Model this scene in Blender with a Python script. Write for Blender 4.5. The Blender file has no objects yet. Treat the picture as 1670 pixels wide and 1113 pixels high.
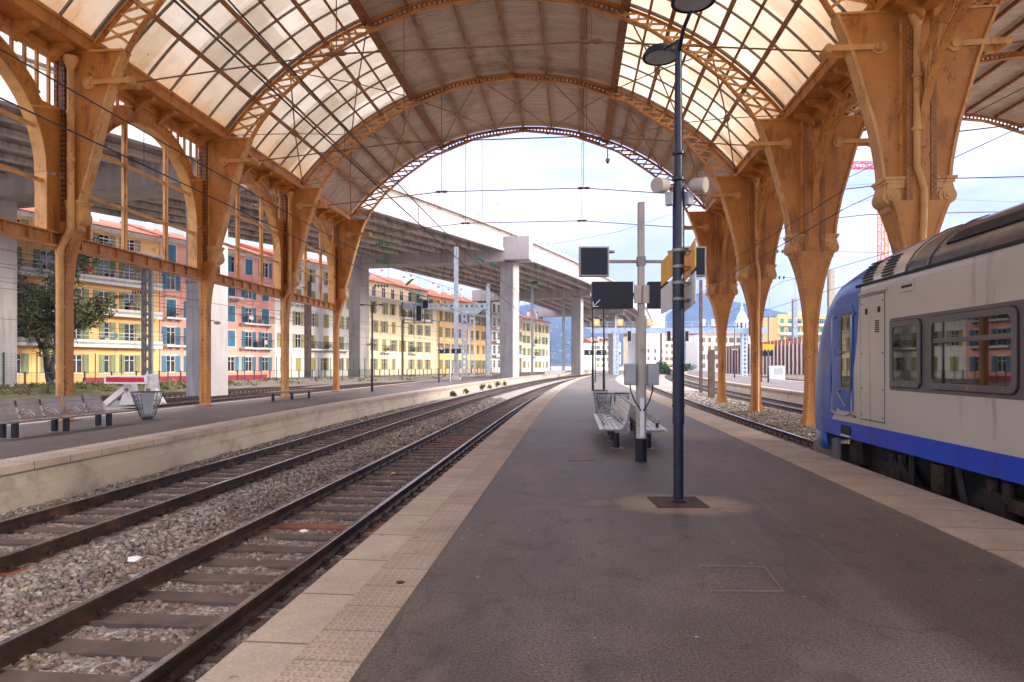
import bpy, math, random
import numpy as np
from mathutils import Vector, Matrix
rad=math.radians
SC=bpy.context.scene
COL=SC.collection
random.seed(7)
# ---------------------------------------------------------------- camera, sky, sun, exposure
TH=rad(5.494); FPX=1050.0; S_,C_=math.sin(TH),math.cos(TH)
cam=bpy.data.cameras.new('camera'); camo=bpy.data.objects.new('camera',cam); COL.objects.link(camo)
camo.location=(0,0,1.7); camo.rotation_euler=(rad(90),0,TH)
cam.sensor_width=36; cam.lens=FPX/1670*36; cam.shift_y=39.5/1670
cam.clip_start=.05; cam.clip_end=20000
SC.camera=camo
SC.view_settings.view_transform='Standard'; SC.view_settings.look='None'
SC.view_settings.exposure=1.70; SC.view_settings.gamma=1
SC.cycles.use_denoising=True
SC.cycles.max_bounces=8; SC.cycles.diffuse_bounces=4; SC.cycles.glossy_bounces=3; SC.cycles.transmission_bounces=6
SC.cycles.sample_clamp_indirect=6
SUN_EL,SUN_AZ=rad(21),rad(97)          # azimuth clockwise from +Y: to the right and a little behind the camera
def make_world():
    w=bpy.data.worlds.new('World'); SC.world=w; w.use_nodes=True
    n=w.node_tree.nodes; l=w.node_tree.links; n.clear()
    out=n.new('ShaderNodeOutputWorld'); bg=n.new('ShaderNodeBackground'); bg.inputs[1].default_value=.1
    sky=n.new('ShaderNodeTexSky'); sky.sky_type='NISHITA'; sky.sun_disc=False
    sky.sun_elevation=SUN_EL; sky.sun_rotation=SUN_AZ; sky.dust_density=1.2; sky.ozone_density=2.0
    tc=n.new('ShaderNodeTexCoord'); mp=n.new('ShaderNodeMapping'); mp.inputs['Scale'].default_value=(1,1,3.4)
    l.new(tc.outputs['Generated'],mp.inputs[0])
    nz=n.new('ShaderNodeTexNoise'); nz.inputs['Scale'].default_value=1.9; nz.inputs['Detail'].default_value=7; nz.inputs['Roughness'].default_value=.52
    nz.inputs['Distortion'].default_value=.35
    l.new(mp.outputs[0],nz.inputs['Vector'])
    cr=n.new('ShaderNodeValToRGB'); cr.color_ramp.elements[0].position=.42; cr.color_ramp.elements[1].position=.64
    cr.color_ramp.elements[0].color=(3.4,4.1,6.9,1); cr.color_ramp.elements[1].color=(8.0,7.75,8.2,1)
    l.new(nz.outputs[0],cr.inputs[0])
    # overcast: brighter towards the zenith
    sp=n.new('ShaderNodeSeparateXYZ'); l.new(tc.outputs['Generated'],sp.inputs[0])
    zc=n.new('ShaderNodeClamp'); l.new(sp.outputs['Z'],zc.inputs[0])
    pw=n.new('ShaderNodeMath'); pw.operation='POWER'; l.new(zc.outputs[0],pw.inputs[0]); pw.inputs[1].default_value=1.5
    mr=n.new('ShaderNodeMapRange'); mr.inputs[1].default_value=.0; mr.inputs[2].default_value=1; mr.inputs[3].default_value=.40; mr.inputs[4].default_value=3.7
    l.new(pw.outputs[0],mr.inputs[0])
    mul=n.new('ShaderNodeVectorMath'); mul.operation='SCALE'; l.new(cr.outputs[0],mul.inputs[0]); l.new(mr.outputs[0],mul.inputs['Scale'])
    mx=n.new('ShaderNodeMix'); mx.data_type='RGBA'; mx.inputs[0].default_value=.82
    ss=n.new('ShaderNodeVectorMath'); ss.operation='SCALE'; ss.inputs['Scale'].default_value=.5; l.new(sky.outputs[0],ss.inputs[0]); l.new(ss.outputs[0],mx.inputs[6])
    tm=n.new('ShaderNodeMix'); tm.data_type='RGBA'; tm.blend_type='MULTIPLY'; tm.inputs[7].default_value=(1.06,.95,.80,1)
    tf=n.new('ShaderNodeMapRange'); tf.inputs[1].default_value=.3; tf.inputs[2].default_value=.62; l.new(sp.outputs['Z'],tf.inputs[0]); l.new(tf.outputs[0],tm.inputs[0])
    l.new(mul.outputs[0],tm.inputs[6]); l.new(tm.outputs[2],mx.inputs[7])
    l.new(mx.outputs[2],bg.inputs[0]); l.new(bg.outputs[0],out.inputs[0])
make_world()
sl=bpy.data.lights.new('sun','SUN'); sl.energy=2.8; sl.angle=rad(24); sl.color=(1,.91,.76)
so=bpy.data.objects.new('sun',sl); COL.objects.link(so)
_d=Vector((math.sin(SUN_AZ)*math.cos(SUN_EL),math.cos(SUN_AZ)*math.cos(SUN_EL),math.sin(SUN_EL)))
so.rotation_euler=_d.to_track_quat('Z','Y').to_euler()
# ---------------------------------------------------------------- helpers
def CW(X,d,z=0):                # point X metres right of and d metres in front of the camera's place
    return Vector((C_*X-S_*d, S_*X+C_*d, z))
def lerp(a,b,t): return a+(b-a)*t
def interp(x,xs,ys): return float(np.interp(x,xs,ys))
def hexc(h):
    h=h.lstrip('#'); r=[]
    for i in (0,2,4):
        c=int(h[i:i+2],16)/255; r.append(c/12.92 if c<=.04045 else ((c+.055)/1.055)**2.4)
    return tuple(r)
class MB:
    def __init__(s): s.v=[]; s.f=[]; s.m=[]; s.uv=None
    def add(s,vs,fs,mi=0):
        o=len(s.v); s.v+= [tuple(p) for p in vs]; s.f+=[tuple(i+o for i in f) for f in fs]; s.m+=[mi]*len(fs); return s
    def hexa(s,p,mi=0):         # 8 points: bottom ring 0-3, top ring 4-7
        return s.add(p,[(3,2,1,0),(4,5,6,7),(0,1,5,4),(1,2,6,5),(2,3,7,6),(3,0,4,7)],mi)
    def box(s,c,d,rz=0,mi=0,rx=0,ry=0):
        x,y,z=[k/2 for k in d]
        p=[(-x,-y,-z),(x,-y,-z),(x,y,-z),(-x,y,-z),(-x,-y,z),(x,-y,z),(x,y,z),(-x,y,z)]
        R=Matrix.Rotation(rz,3,'Z')@Matrix.Rotation(ry,3,'Y')@Matrix.Rotation(rx,3,'X'); c=Vector(c)
        return s.hexa([R@Vector(q)+c for q in p],mi)
    def bx(s,x0,x1,y0,y1,z0,z1,mi=0): return s.box(((x0+x1)/2,(y0+y1)/2,(z0+z1)/2),(abs(x1-x0),abs(y1-y0),abs(z1-z0)),0,mi)
    def bar(s,a,b,w,h,up=(0,0,1),mi=0):
        a=Vector(a); b=Vector(b); t=(b-a)
        if t.length<1e-6: return s
        t.normalize(); u=Vector(up)
        sx=t.cross(u)
        if sx.length<1e-4: sx=t.cross(Vector((0,1,0)))
        sx.normalize(); uy=sx.cross(t).normalized(); sx=sx*w/2; uy=uy*h/2
        return s.hexa([a-sx-uy,a+sx-uy,a+sx+uy,a-sx+uy,b-sx-uy,b+sx-uy,b+sx+uy,b-sx+uy],mi)
    def tube(s,pts,r,n=6,mi=0,caps=True):
        pts=[Vector(p) for p in pts]; rs=r if isinstance(r,(list,tuple)) else [r]*len(pts)
        o=len(s.v); N=len(pts); ref=None
        for i,p in enumerate(pts):
            t=(pts[min(i+1,N-1)]-pts[max(i-1,0)])
            if t.length<1e-9: t=Vector((0,0,1))
            t.normalize()
            if ref is None: ref=Vector((0,0,1)) if abs(t.z)<.9 else Vector((1,0,0))
            a=t.cross(ref)
            if a.length<1e-3: a=t.cross(Vector((0,1,0)))
            a.normalize(); b=t.cross(a).normalized(); ref=-b if False else ref
            for k in range(n):
                an=2*math.pi*k/n; s.v.append(tuple(p+(a*math.cos(an)+b*math.sin(an))*rs[i]))
        fs=[]
        for i in range(N-1):
            for k in range(n):
                k2=(k+1)%n; fs.append((o+i*n+k,o+i*n+k2,o+(i+1)*n+k2,o+(i+1)*n+k))
        if caps: fs.append(tuple(o+k for k in range(n))[::-1]); fs.append(tuple(o+(N-1)*n+k for k in range(n)))
        s.f+=fs; s.m+=[mi]*len(fs); return s
    def cyl(s,a,b,r,n=12,mi=0): return s.tube([a,b],r,n,mi)
    def lathe(s,prof,c=(0,0,0),n=16,mi=0,cap=True):
        o=len(s.v); fs=[]
        for r,z in prof:
            for k in range(n):
                an=2*math.pi*k/n; s.v.append((c[0]+r*math.cos(an),c[1]+r*math.sin(an),c[2]+z))
        for i in range(len(prof)-1):
            for k in range(n):
                k2=(k+1)%n; fs.append((o+i*n+k,o+i*n+k2,o+(i+1)*n+k2,o+(i+1)*n+k))
        if cap: fs.append(tuple(o+k for k in range(n))[::-1]); fs.append(tuple(o+(len(prof)-1)*n+k for k in range(n)))
        s.f+=fs; s.m+=[mi]*len(fs); return s
    def prism(s,poly,a0,a1,ax='y',mi=0):   # poly in the other two axes
        def P(p,a): return (p[0],a,p[1]) if ax=='y' else ((a,p[0],p[1]) if ax=='x' else (p[0],p[1],a))
        n=len(poly); vs=[P(p,a0) for p in poly]+[P(p,a1) for p in poly]
        fs=[tuple(range(n)),tuple(range(2*n-1,n-1,-1))]+[((i+1)%n,i,n+i,n+(i+1)%n) for i in range(n)]
        return s.add(vs,fs,mi)
    def strip(s,A,B,ax0,ax1,ax='y',mi=0):  # solid band between two polylines A,B of equal length, thickness ax0..ax1
        def P(p,a): return (p[0],a,p[1]) if ax=='y' else (a,p[0],p[1])
        n=len(A); vs=[P(p,ax0) for p in A]+[P(p,ax0) for p in B]+[P(p,ax1) for p in A]+[P(p,ax1) for p in B]; fs=[]
        for i in range(n-1):
            fs+=[(i,i+1,n+i+1,n+i),(2*n+i+1,2*n+i,3*n+i,3*n+i+1),(i+1,i,2*n+i,2*n+i+1),(n+i,n+i+1,3*n+i+1,3*n+i)]
        fs+=[(0,n,3*n,2*n),(n-1,2*n+n-1,3*n+n-1,2*n-1)]
        return s.add(vs,fs,mi)
    def loft(s,rings,mi=0,caps=True,closed=True):
        n=len(rings[0]); o=len(s.v); fs=[]
        for r in rings: s.v+=[tuple(p) for p in r]
        m=n if closed else n-1
        for i in range(len(rings)-1):
            for k in range(m):
                k2=(k+1)%n; fs.append((o+i*n+k,o+i*n+k2,o+(i+1)*n+k2,o+(i+1)*n+k))
        if caps: fs.append(tuple(o+k for k in range(n))[::-1]); fs.append(tuple(o+(len(rings)-1)*n+k for k in range(n)))
        s.f+=fs; s.m+=[mi]*len(fs); return s
    def ball(s,c,r,n=8,m=5,sz=1,mi=0):
        prof=[(max(.001,r*math.sin(math.pi*i/m)),-r*sz*math.cos(math.pi*i/m)) for i in range(m+1)]
        return s.lathe(prof,c,n,mi)
    def rivet(s,c,nrm,r=.022):
        c=Vector(c); nn=Vector(nrm).normalized(); a=nn.orthogonal().normalized(); b=nn.cross(a)
        vs=[c+(a*math.cos(k*math.pi/3)+b*math.sin(k*math.pi/3))*r-nn*.004 for k in range(6)]+[c+(a*math.cos(k*math.pi/3)+b*math.sin(k*math.pi/3))*r*.6+nn*r*.55 for k in range(6)]
        return s.add(vs,[tuple(range(6,12))]+[(k,(k+1)%6,6+(k+1)%6,6+k) for k in range(6)])
    def build(s,name,mats,parent=None,smooth=False,bevel=0,local=False,ang=None):
        if not isinstance(mats,(list,tuple)): mats=[mats]
        off=Vector((0,0,0))
        if not local:
            p=parent
            while p is not None: off+=p.location; p=p.parent
        me=bpy.data.meshes.new(name)
        vs=s.v if off.length==0 else [(a-off.x,b-off.y,c-off.z) for a,b,c in s.v]
        me.from_pydata(vs,[],s.f)
        for m in mats: me.materials.append(m)
        if len(mats)>1: me.polygons.foreach_set('material_index',s.m)
        if s.uv is not None:
            ul=me.uv_layers.new(name='UVMap'); flat=[]
            for f in s.f:
                for i in f: flat+=list(s.uv[i])
            ul.data.foreach_set('uv',flat)
        if smooth: me.polygons.foreach_set('use_smooth',[True]*len(me.polygons))
        if ang is not None:
            me.polygons.foreach_set('use_smooth',[True]*len(me.polygons)); me.set_sharp_from_angle(angle=rad(ang))
        me.update()
        o=bpy.data.objects.new(name,me); COL.objects.link(o)
        if parent is not None: o.parent=parent
        if bevel:
            b=o.modifiers.new('bevel','BEVEL'); b.width=bevel; b.segments=2; b.limit_method='ANGLE'; b.harden_normals=False
        return o
def tag(o,label=None,cat=None,group=None,kind=None):
    if label: o['label']=label
    if cat: o['category']=cat
    if group: o['group']=group
    if kind: o['kind']=kind
    return o
def thing(name,label,cat,loc=(0,0,0),rz=0,group=None):
    o=bpy.data.objects.new(name,None); COL.objects.link(o); o.location=loc; o.rotation_euler=(0,0,rz); o.empty_display_size=.2
    return tag(o,label,cat,group)
def struct(o): o['kind']='structure'; return o
KIDS={}
def children(o): return [c for c in bpy.data.objects if c.parent==o]
def copy_tree(o,loc=None,rz=None,label=None,parent=None,src=None):
    src=src if src is not None else {}
    c=o.copy(); COL.objects.link(c)
    if parent is not None: c.parent=parent
    if loc is not None: c.location=loc
    if rz is not None: c.rotation_euler=(0,0,rz)
    if label: c['label']=label
    for ch in children(o): copy_tree(ch,parent=c)
    return c
# ---------------------------------------------------------------- materials
def nt(name):
    m=bpy.data.materials.new(name); m.use_nodes=True; t=m.node_tree; b=t.nodes['Principled BSDF']; return m,t.nodes,t.links,b
def rgba(c,k=1): return (min(1,c[0]*k),min(1,c[1]*k),min(1,c[2]*k),1)
def coords(n,l,scale=(1,1,1),kind='pos'):
    if kind=='pos': g=n.new('ShaderNodeNewGeometry'); o=g.outputs['Position']
    elif kind=='uv': g=n.new('ShaderNodeTexCoord'); o=g.outputs['UV']
    else: g=n.new('ShaderNodeTexCoord'); o=g.outputs['Object']
    mp=n.new('ShaderNodeMapping'); mp.inputs['Scale'].default_value=scale; l.new(o,mp.inputs[0]); return mp.outputs[0]
def noise(n,l,vec,scale,detail=5,rough=.55,dist=0):
    z=n.new('ShaderNodeTexNoise'); z.inputs['Scale'].default_value=scale; z.inputs['Detail'].default_value=detail; z.inputs['Roughness'].default_value=rough; z.inputs['Distortion'].default_value=dist
    l.new(vec,z.inputs['Vector']); return z.outputs[0]
def ramp(n,l,fac,stops):
    r=n.new('ShaderNodeValToRGB'); e=r.color_ramp.elements
    while len(e)<len(stops): e.new(.5)
    for k,(p,c) in enumerate(stops): e[k].position=p; e[k].color=c if len(c)==4 else (*c,1)
    l.new(fac,r.inputs[0]); return r.outputs[0]
def mixc(n,l,fac,a,b,mode='MIX'):
    x=n.new('ShaderNodeMix'); x.data_type='RGBA'; x.blend_type=mode
    for i,q in ((0,fac),(6,a),(7,b)):
        if isinstance(q,(int,float)): x.inputs[i].default_value=q
        elif isinstance(q,tuple): x.inputs[i].default_value=q
        else: l.new(q,x.inputs[i])
    return x.outputs[2]
def math_(n,l,op,a,b=None):
    x=n.new('ShaderNodeMath'); x.operation=op
    for i,q in ((0,a),(1,b)):
        if q is None: continue
        if isinstance(q,(int,float)): x.inputs[i].default_value=q
        else: l.new(q,x.inputs[i])
    return x.outputs[0]
def bump(n,l,b,h,strength=.3,dist=.02,prev=None):
    x=n.new('ShaderNodeBump'); x.inputs['Strength'].default_value=strength; x.inputs['Distance'].default_value=dist; l.new(h,x.inputs['Height'])
    if prev is not None: l.new(prev,x.inputs['Normal'])
    l.new(x.outputs[0],b.inputs['Normal']); return x.outputs[0]
def MAT(name,c,rough=.7,metal=0,var=.25,vs=2.,bs=25.,bst=.25,bd=.01,dirt=None,damt=.5,ds=1.2,streak=False,spec=None,kind='pos',rvar=.1,stz=.16,chips=None):
    m,n,l,b=nt(name)
    v=coords(n,l,(1,1,1),kind)
    a=noise(n,l,v,vs,6)
    col=ramp(n,l,a,[(.3,rgba(c,1-var)),(.7,rgba(c,1+var))])
    if dirt is not None:
        v2=coords(n,l,(2.2,2.2,stz) if streak else (1,1,1),kind)
        d=noise(n,l,v2,ds,7,.65,.3)
        f=ramp(n,l,d,[(.62-damt*.25,(0,0,0)),(.72-damt*.12,(1,1,1))])
        f2=math_(n,l,'MULTIPLY',f,.85)
        col=mixc(n,l,f2,col,rgba(dirt))
    if chips is not None:     # flaked paint and rust spots
        cz=noise(n,l,coords(n,l,(1,1,.55),kind),7,9,.72,.2); cb_=noise(n,l,v,.7,4)
        cf=math_(n,l,'MULTIPLY',ramp(n,l,cz,[(.57,(0,0,0)),(.61,(1,1,1))]),ramp(n,l,cb_,[(.42,(0,0,0)),(.60,(1,1,1))]))
        col=mixc(n,l,math_(n,l,'MULTIPLY',cf,.8),col,rgba(chips))
    l.new(col,b.inputs['Base Color'])
    b.inputs['Metallic'].default_value=metal
    r=ramp(n,l,noise(n,l,v,vs*2.7,4),[(.3,(max(0,rough-rvar),)*3),(.7,(min(1,rough+rvar),)*3)])
    l.new(r,b.inputs['Roughness'])
    if spec is not None: b.inputs['Specular IOR Level'].default_value=spec
    if bst: bump(n,l,b,noise(n,l,v,bs,6),bst,bd)
    return m
def glass(name,c=(.02,.025,.03),rough=.05):
    m,n,l,b=nt(name); v=coords(n,l); a=noise(n,l,v,.8,2)
    l.new(ramp(n,l,a,[(.35,rgba(c,.6)),(.7,rgba(c,1.6))]),b.inputs['Base Color']); b.inputs['Roughness'].default_value=rough; b.inputs['Specular IOR Level'].default_value=.8
    return m
OCHRE=(.58,.235,.042)
m_iron=MAT('ochre_painted_iron',OCHRE,.55,0,.16,1.1,30,.2,.008,dirt=(.28,.09,.02),damt=.44,ds=.8,streak=True,stz=.7,chips=(.17,.055,.018))
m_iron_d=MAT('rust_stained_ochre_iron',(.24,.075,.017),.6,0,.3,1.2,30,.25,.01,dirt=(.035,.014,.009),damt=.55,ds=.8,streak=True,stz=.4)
m_iron_l=MAT('pale_ochre_iron',(.68,.355,.105),.55,0,.2,1.5,30,.2,.008,dirt=(.36,.14,.035),damt=.3,ds=1.0,streak=True,stz=.8,chips=(.25,.09,.025))
m_rust=MAT('rusty_brown_iron',(.25,.095,.032),.75,0,.35,3,25,.3,.01,dirt=(.34,.13,.03),damt=.5,ds=2)
m_rod=MAT('brown_iron_rod',(.22,.095,.04),.6,0,.3,2,20,.1)
m_purl=MAT('brown_ochre_purlin',(.36,.155,.045),.6,0,.25,1.5,25,.1,dirt=(.14,.05,.018),damt=.4,ds=1)
m_bars=MAT('grey_glazing_bar',(.19,.16,.125),.6,0,.2,3,20,.1)
m_dark=MAT('dark_blue_paint',(.012,.016,.03),.35,0,.3,3,40,.08)
m_black=MAT('black_enamel',(.006,.006,.009),.4,0,.3,2,40,.05)
m_beige=MAT('beige_metal_paint',(.50,.43,.34),.55,0,.12,2,30,.1,dirt=(.2,.15,.1),damt=.25,ds=2)
m_greybox=MAT('grey_plastic',(.42,.42,.41),.5,0,.1,3,30,.05)
m_white=MAT('white_paint',(.78,.77,.74),.55,0,.08,2,30,.06,dirt=(.4,.36,.3),damt=.2,ds=1)
m_red=MAT('red_paint',(.55,.02,.02),.5,0,.12,3,30,.1)
m_yellow=MAT('yellow_orange_panel',(.92,.47,.01),.45,0,.06,3,30,.03)
m_steel=MAT('brushed_steel',(.46,.45,.44),.38,.85,.15,5,60,.05)
m_steelp=MAT('taupe_steel',(.31,.27,.24),.45,.45,.15,4,60,.05)
m_galv=MAT('galvanised_steel',(.36,.40,.44),.5,.4,.2,2,30,.08,dirt=(.2,.18,.15),damt=.25,ds=1.5)
m_galvb=MAT('pale_blue_steel',(.50,.60,.72),.5,.2,.15,2,30,.08)
m_mastb=MAT('weathered_brown_mast',(.16,.115,.095),.7,.1,.25,2,20,.2)
m_wire=MAT('dark_wire',(.035,.036,.04),.6,.2,.2,3,20,0)
m_ins=MAT('green_glass_insulator',(.02,.13,.06),.2,0,.2,8,20,0)
m_insb=MAT('brown_insulator',(.09,.03,.02),.3,0,.2,8,20,0)
m_conc=MAT('stained_concrete',(.40,.365,.35),.85,0,.14,.35,6,.25,.02,dirt=(.25,.215,.205),damt=.5,ds=.55,streak=True)
m_concd=MAT('brown_grey_concrete',(.50,.43,.385),.85,0,.2,.4,6,.25,.02,dirt=(.15,.12,.11),damt=.6,ds=.6,streak=True)
m_concp=MAT('platform_wall_concrete',(.46,.385,.30),.85,0,.12,.7,18,.4,.02,dirt=(.27,.215,.16),damt=.35,ds=.9)
m_white_c=MAT('white_concrete',(.40,.385,.39),.8,0,.1,.4,8,.15,.02,dirt=(.4,.36,.34),damt=.4,ds=.5,streak=True)
m_glass=glass('window_glass'); m_tglass=glass('tinted_train_glass',(.012,.012,.014),.02)
m_tile=MAT('red_roof_tile',(.36,.105,.05),.85,0,.35,.9,9,.6,.05,dirt=(.22,.08,.05),damt=.5,ds=1.5)
m_leafd=MAT('dark_foliage',(.045,.065,.028),.7,0,.55,1.5,10,0)
m_bark=MAT('bark',(.055,.04,.03),.9,0,.3,3,15,.5,.03)
# ---------------------------------------------------------------- plan of the station (hall axis = Y, platform top z = 0)
def cv(Y): return max(0.,Y-20)**2/1700
def sst(t): t=max(0,min(1,t)); return t*t*(3-2*t)
def EL(Y): return -2.03+cv(Y)
def ER(Y): return 4.76+cv(Y)-.8*sst((Y-35)/45)
def LR(Y): return -9.45-.65*sst((Y-8)/22)+cv(Y)*.82
def LL(Y): return -16.15+max(0,Y-60)**2/2600
def RL(Y): return 13.95+cv(Y)*1.1
def RR(Y): return 22.6+cv(Y)*1.05
def tA(Y): return -3.87+cv(Y)
def tB(Y): return -7.48-.25*sst((Y-8)/20)+cv(Y)*.95
def tC(Y): return 6.36+cv(Y)-.3*sst((Y-45)/40)
def tD(Y): return 12.15+cv(Y)
def ys(a,b,fine=1.0):
    r=[a]
    while r[-1]<b: r.append(r[-1]+(fine if r[-1]<45 else 2.5 if r[-1]<110 else 5))
    r[-1]=b; return r
def sheet(fa,fb,y0,y1,z,nx=1):
    mb=MB(); Y=ys(y0,y1); mb.uv=[]
    for y in Y:
        a,b=fa(y),fb(y)
        for k in range(nx+1):
            mb.v.append((lerp(a,b,k/nx),y,z)); mb.uv.append((y,lerp(a,b,k/nx)-a))
    for i in range(len(Y)-1):
        for k in range(nx):
            o=i*(nx+1)+k; mb.f.append((o,o+1,o+nx+2,o+nx+1)); mb.m.append(0)
    return mb
def sweep(sec,fx,y0,y1,mats=None,uv=True):     # sec: closed list of (dx,z) (clockwise seen along +Y), swept along x=fx(Y)
    mb=MB(); Y=ys(y0,y1); n=len(sec); mb.uv=[]
    for y in Y:
        x=fx(y)
        for dx,z in sec: mb.v.append((x+dx,y,z)); mb.uv.append((y,dx))
    for i in range(len(Y)-1):
        for k in range(n):
            k2=(k+1)%n; mb.f.append((i*n+k,i*n+k2,(i+1)*n+k2,(i+1)*n+k)); mb.m.append(mats[k] if mats else 0)
    mb.f.append(tuple(range(n))[::-1]); mb.m.append(0)
    mb.f.append(tuple((len(Y)-1)*n+k for k in range(n))); mb.m.append(0)
    return mb
# --- surface materials
def mk_asphalt():
    m,n,l,b=nt('worn_asphalt'); v=coords(n,l)
    big=noise(n,l,coords(n,l,(1,.35,1)),.55,6,.6,.4)
    c=ramp(n,l,big,[(.28,(.050,.038,.031)),(.48,(.098,.077,.064)),(.70,(.18,.147,.125))])
    fine=noise(n,l,v,55,3,.7)
    c=mixc(n,l,.85,c,ramp(n,l,fine,[(.32,(.08,.08,.08)),(.5,(.5,.5,.5)),(.7,(1,.98,.95))]),'OVERLAY')
    # pale dusty stain round the foot of the lamp post, dark spots of trodden gum, long scuffs
    g=n.new('ShaderNodeNewGeometry'); d=n.new('ShaderNodeVectorMath'); d.operation='DISTANCE'; l.new(coords(n,l,(.72,1,1)),d.inputs[0]); d.inputs[1].default_value=(.94,8.05,0)
    wob=math_(n,l,'ADD',d.outputs['Value'],math_(n,l,'MULTIPLY',noise(n,l,v,1.8,7,.75),.7))
    f=ramp(n,l,wob,[(.52,(1,1,1)),(.85,(.5,.5,.5)),(1.45,(0,0,0))]); f=math_(n,l,'MULTIPLY',f,.6)
    c=mixc(n,l,f,c,(.46,.31,.18,1))
    vo=n.new('ShaderNodeTexVoronoi'); vo.inputs['Scale'].default_value=2.1; l.new(v,vo.inputs['Vector'])
    sp=ramp(n,l,vo.outputs['Distance'],[(.035,(1,1,1)),(.07,(0,0,0))])
    c=mixc(n,l,math_(n,l,'MULTIPLY',sp,.35),c,(.2,.17,.16,1))
    sc=noise(n,l,coords(n,l,(5,.18,1)),1.1,6,.7,.6)
    c=mixc(n,l,math_(n,l,'MULTIPLY',ramp(n,l,sc,[(.56,(0,0,0)),(.7,(1,1,1))]),.3),c,(.16,.14,.145,1))
    blo=noise(n,l,v,2.2,8,.7,.5)
    c=mixc(n,l,math_(n,l,'MULTIPLY',ramp(n,l,blo,[(.54,(0,0,0)),(.66,(1,1,1))]),.55),c,(.036,.025,.021,1))
    c=mixc(n,l,math_(n,l,'MULTIPLY',ramp(n,l,noise(n,l,coords(n,l,(1,1,1)),.9,8,.7,.8),[(.56,(0,0,0)),(.7,(1,1,1))]),.4),c,(.20,.155,.13,1))
    v2=n.new('ShaderNodeTexVoronoi'); v2.inputs['Scale'].default_value=6.5; l.new(v,v2.inputs['Vector'])
    s2=n.new('ShaderNodeSeparateColor'); l.new(v2.outputs['Color'],s2.inputs[0])
    spk=math_(n,l,'MULTIPLY',ramp(n,l,v2.outputs['Distance'],[(.05,(1,1,1)),(.10,(0,0,0))]),ramp(n,l,s2.outputs[0],[(.80,(0,0,0)),(.84,(1,1,1))]))
    c=mixc(n,l,spk,c,(.42,.38,.34,1))
    cr=n.new('ShaderNodeTexVoronoi'); cr.feature='DISTANCE_TO_EDGE'; cr.inputs['Scale'].default_value=.33
    wv=n.new('ShaderNodeVectorMath'); wv.operation='ADD'; l.new(v,wv.inputs[0])
    nz=n.new('ShaderNodeTexNoise'); nz.inputs['Scale'].default_value=1.2; nz.inputs['Detail'].default_value=6; l.new(v,nz.inputs['Vector']); l.new(nz.outputs['Color'],wv.inputs[1]); l.new(wv.outputs[0],cr.inputs['Vector'])
    c=mixc(n,l,math_(n,l,'MULTIPLY',ramp(n,l,cr.outputs['Distance'],[(.0,(1,1,1)),(.006,(0,0,0))]),.35),c,(.02,.016,.016,1))
    l.new(c,b.inputs['Base Color'])
    l.new(ramp(n,l,big,[(.3,(.5,.5,.5)),(.7,(.68,.68,.68))]),b.inputs['Roughness']); b.inputs['Specular IOR Level'].default_value=.42
    p=bump(n,l,b,fine,.6,.008); bump(n,l,b,noise(n,l,v,3,5),.25,.03,p)
    return m
def mk_tactile(name,c,mode):
    m,n,l,b=nt(name); t=n.new('ShaderNodeTexCoord'); sp=n.new('ShaderNodeSeparateXYZ'); l.new(t.outputs['UV'],sp.inputs[0])
    v=coords(n,l); big=noise(n,l,v,1.1,6,.65); fine=noise(n,l,v,45,4,.7)
    col=ramp(n,l,big,[(.3,rgba(c,.78)),(.7,rgba(c,1.2))])
    col=mixc(n,l,.5,col,ramp(n,l,fine,[(.3,(.3,.3,.3)),(.7,(.7,.7,.7))]),'OVERLAY')
    vo=n.new('ShaderNodeTexVoronoi'); vo.inputs['Scale'].default_value=3.3; l.new(v,vo.inputs['Vector'])
    spt=ramp(n,l,math_(n,l,'ADD',vo.outputs['Distance'],math_(n,l,'MULTIPLY',fine,.12)),[(.13,(1,1,1)),(.19,(0,0,0))])
    col=mixc(n,l,math_(n,l,'MULTIPLY',spt,.55),col,(.1,.075,.06,1))
    def fr(o,k): return math_(n,l,'SUBTRACT',math_(n,l,'FRACT',math_(n,l,'MULTIPLY',o,k)),.5)
    u,w=sp.outputs['X'],sp.outputs['Y']
    # joint between slabs
    j=math_(n,l,'ABSOLUTE',fr(u,1/.84 if mode!='dots' else 1/.42))
    jf=ramp(n,l,j,[(.0,(1,1,1)),(.010,(1,1,1)),(.016,(0,0,0))])
    col=mixc(n,l,math_(n,l,'MULTIPLY',jf,.75),col,(.06,.045,.035,1))
    h=fine
    if mode=='dots':
        k=1/.07
        a=fr(u,k); d2=fr(w,k); r=math_(n,l,'SQRT',math_(n,l,'ADD',math_(n,l,'MULTIPLY',a,a),math_(n,l,'MULTIPLY',d2,d2)))
        hh=ramp(n,l,r,[(.2,(1,1,1)),(.36,(0,0,0))]); ring=ramp(n,l,r,[(.2,(0,0,0)),(.30,(1,1,1)),(.42,(0,0,0))])
        col=mixc(n,l,math_(n,l,'MULTIPLY',ring,.6),col,rgba(c,.4))
        p=bump(n,l,b,hh,.6,.006)
    elif mode=='ribs2':
        k=1/.055; a=math_(n,l,'ABSOLUTE',fr(u,k)); hh=ramp(n,l,a,[(.2,(1,1,1)),(.4,(0,0,0))])
        col=mixc(n,l,math_(n,l,'MULTIPLY',math_(n,l,'SUBTRACT',1,hh),.35),col,rgba(c,.5)); p=bump(n,l,b,hh,.6,.006)
    elif mode=='ribs':
        k=1/.13; a=math_(n,l,'ABSOLUTE',fr(u,k)); hh=ramp(n,l,a,[(.26,(1,1,1)),(.33,(0,0,0))])
        col=mixc(n,l,math_(n,l,'SUBTRACT',1,hh),col,rgba(c,.42)); p=bump(n,l,b,hh,.6,.006)
    else: p=None
    bump(n,l,b,h,.25,.006,p)
    l.new(col,b.inputs['Base Color']); b.inputs['Roughness'].default_value=.72; b.inputs['Specular IOR Level'].default_value=.35
    return m
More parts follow.
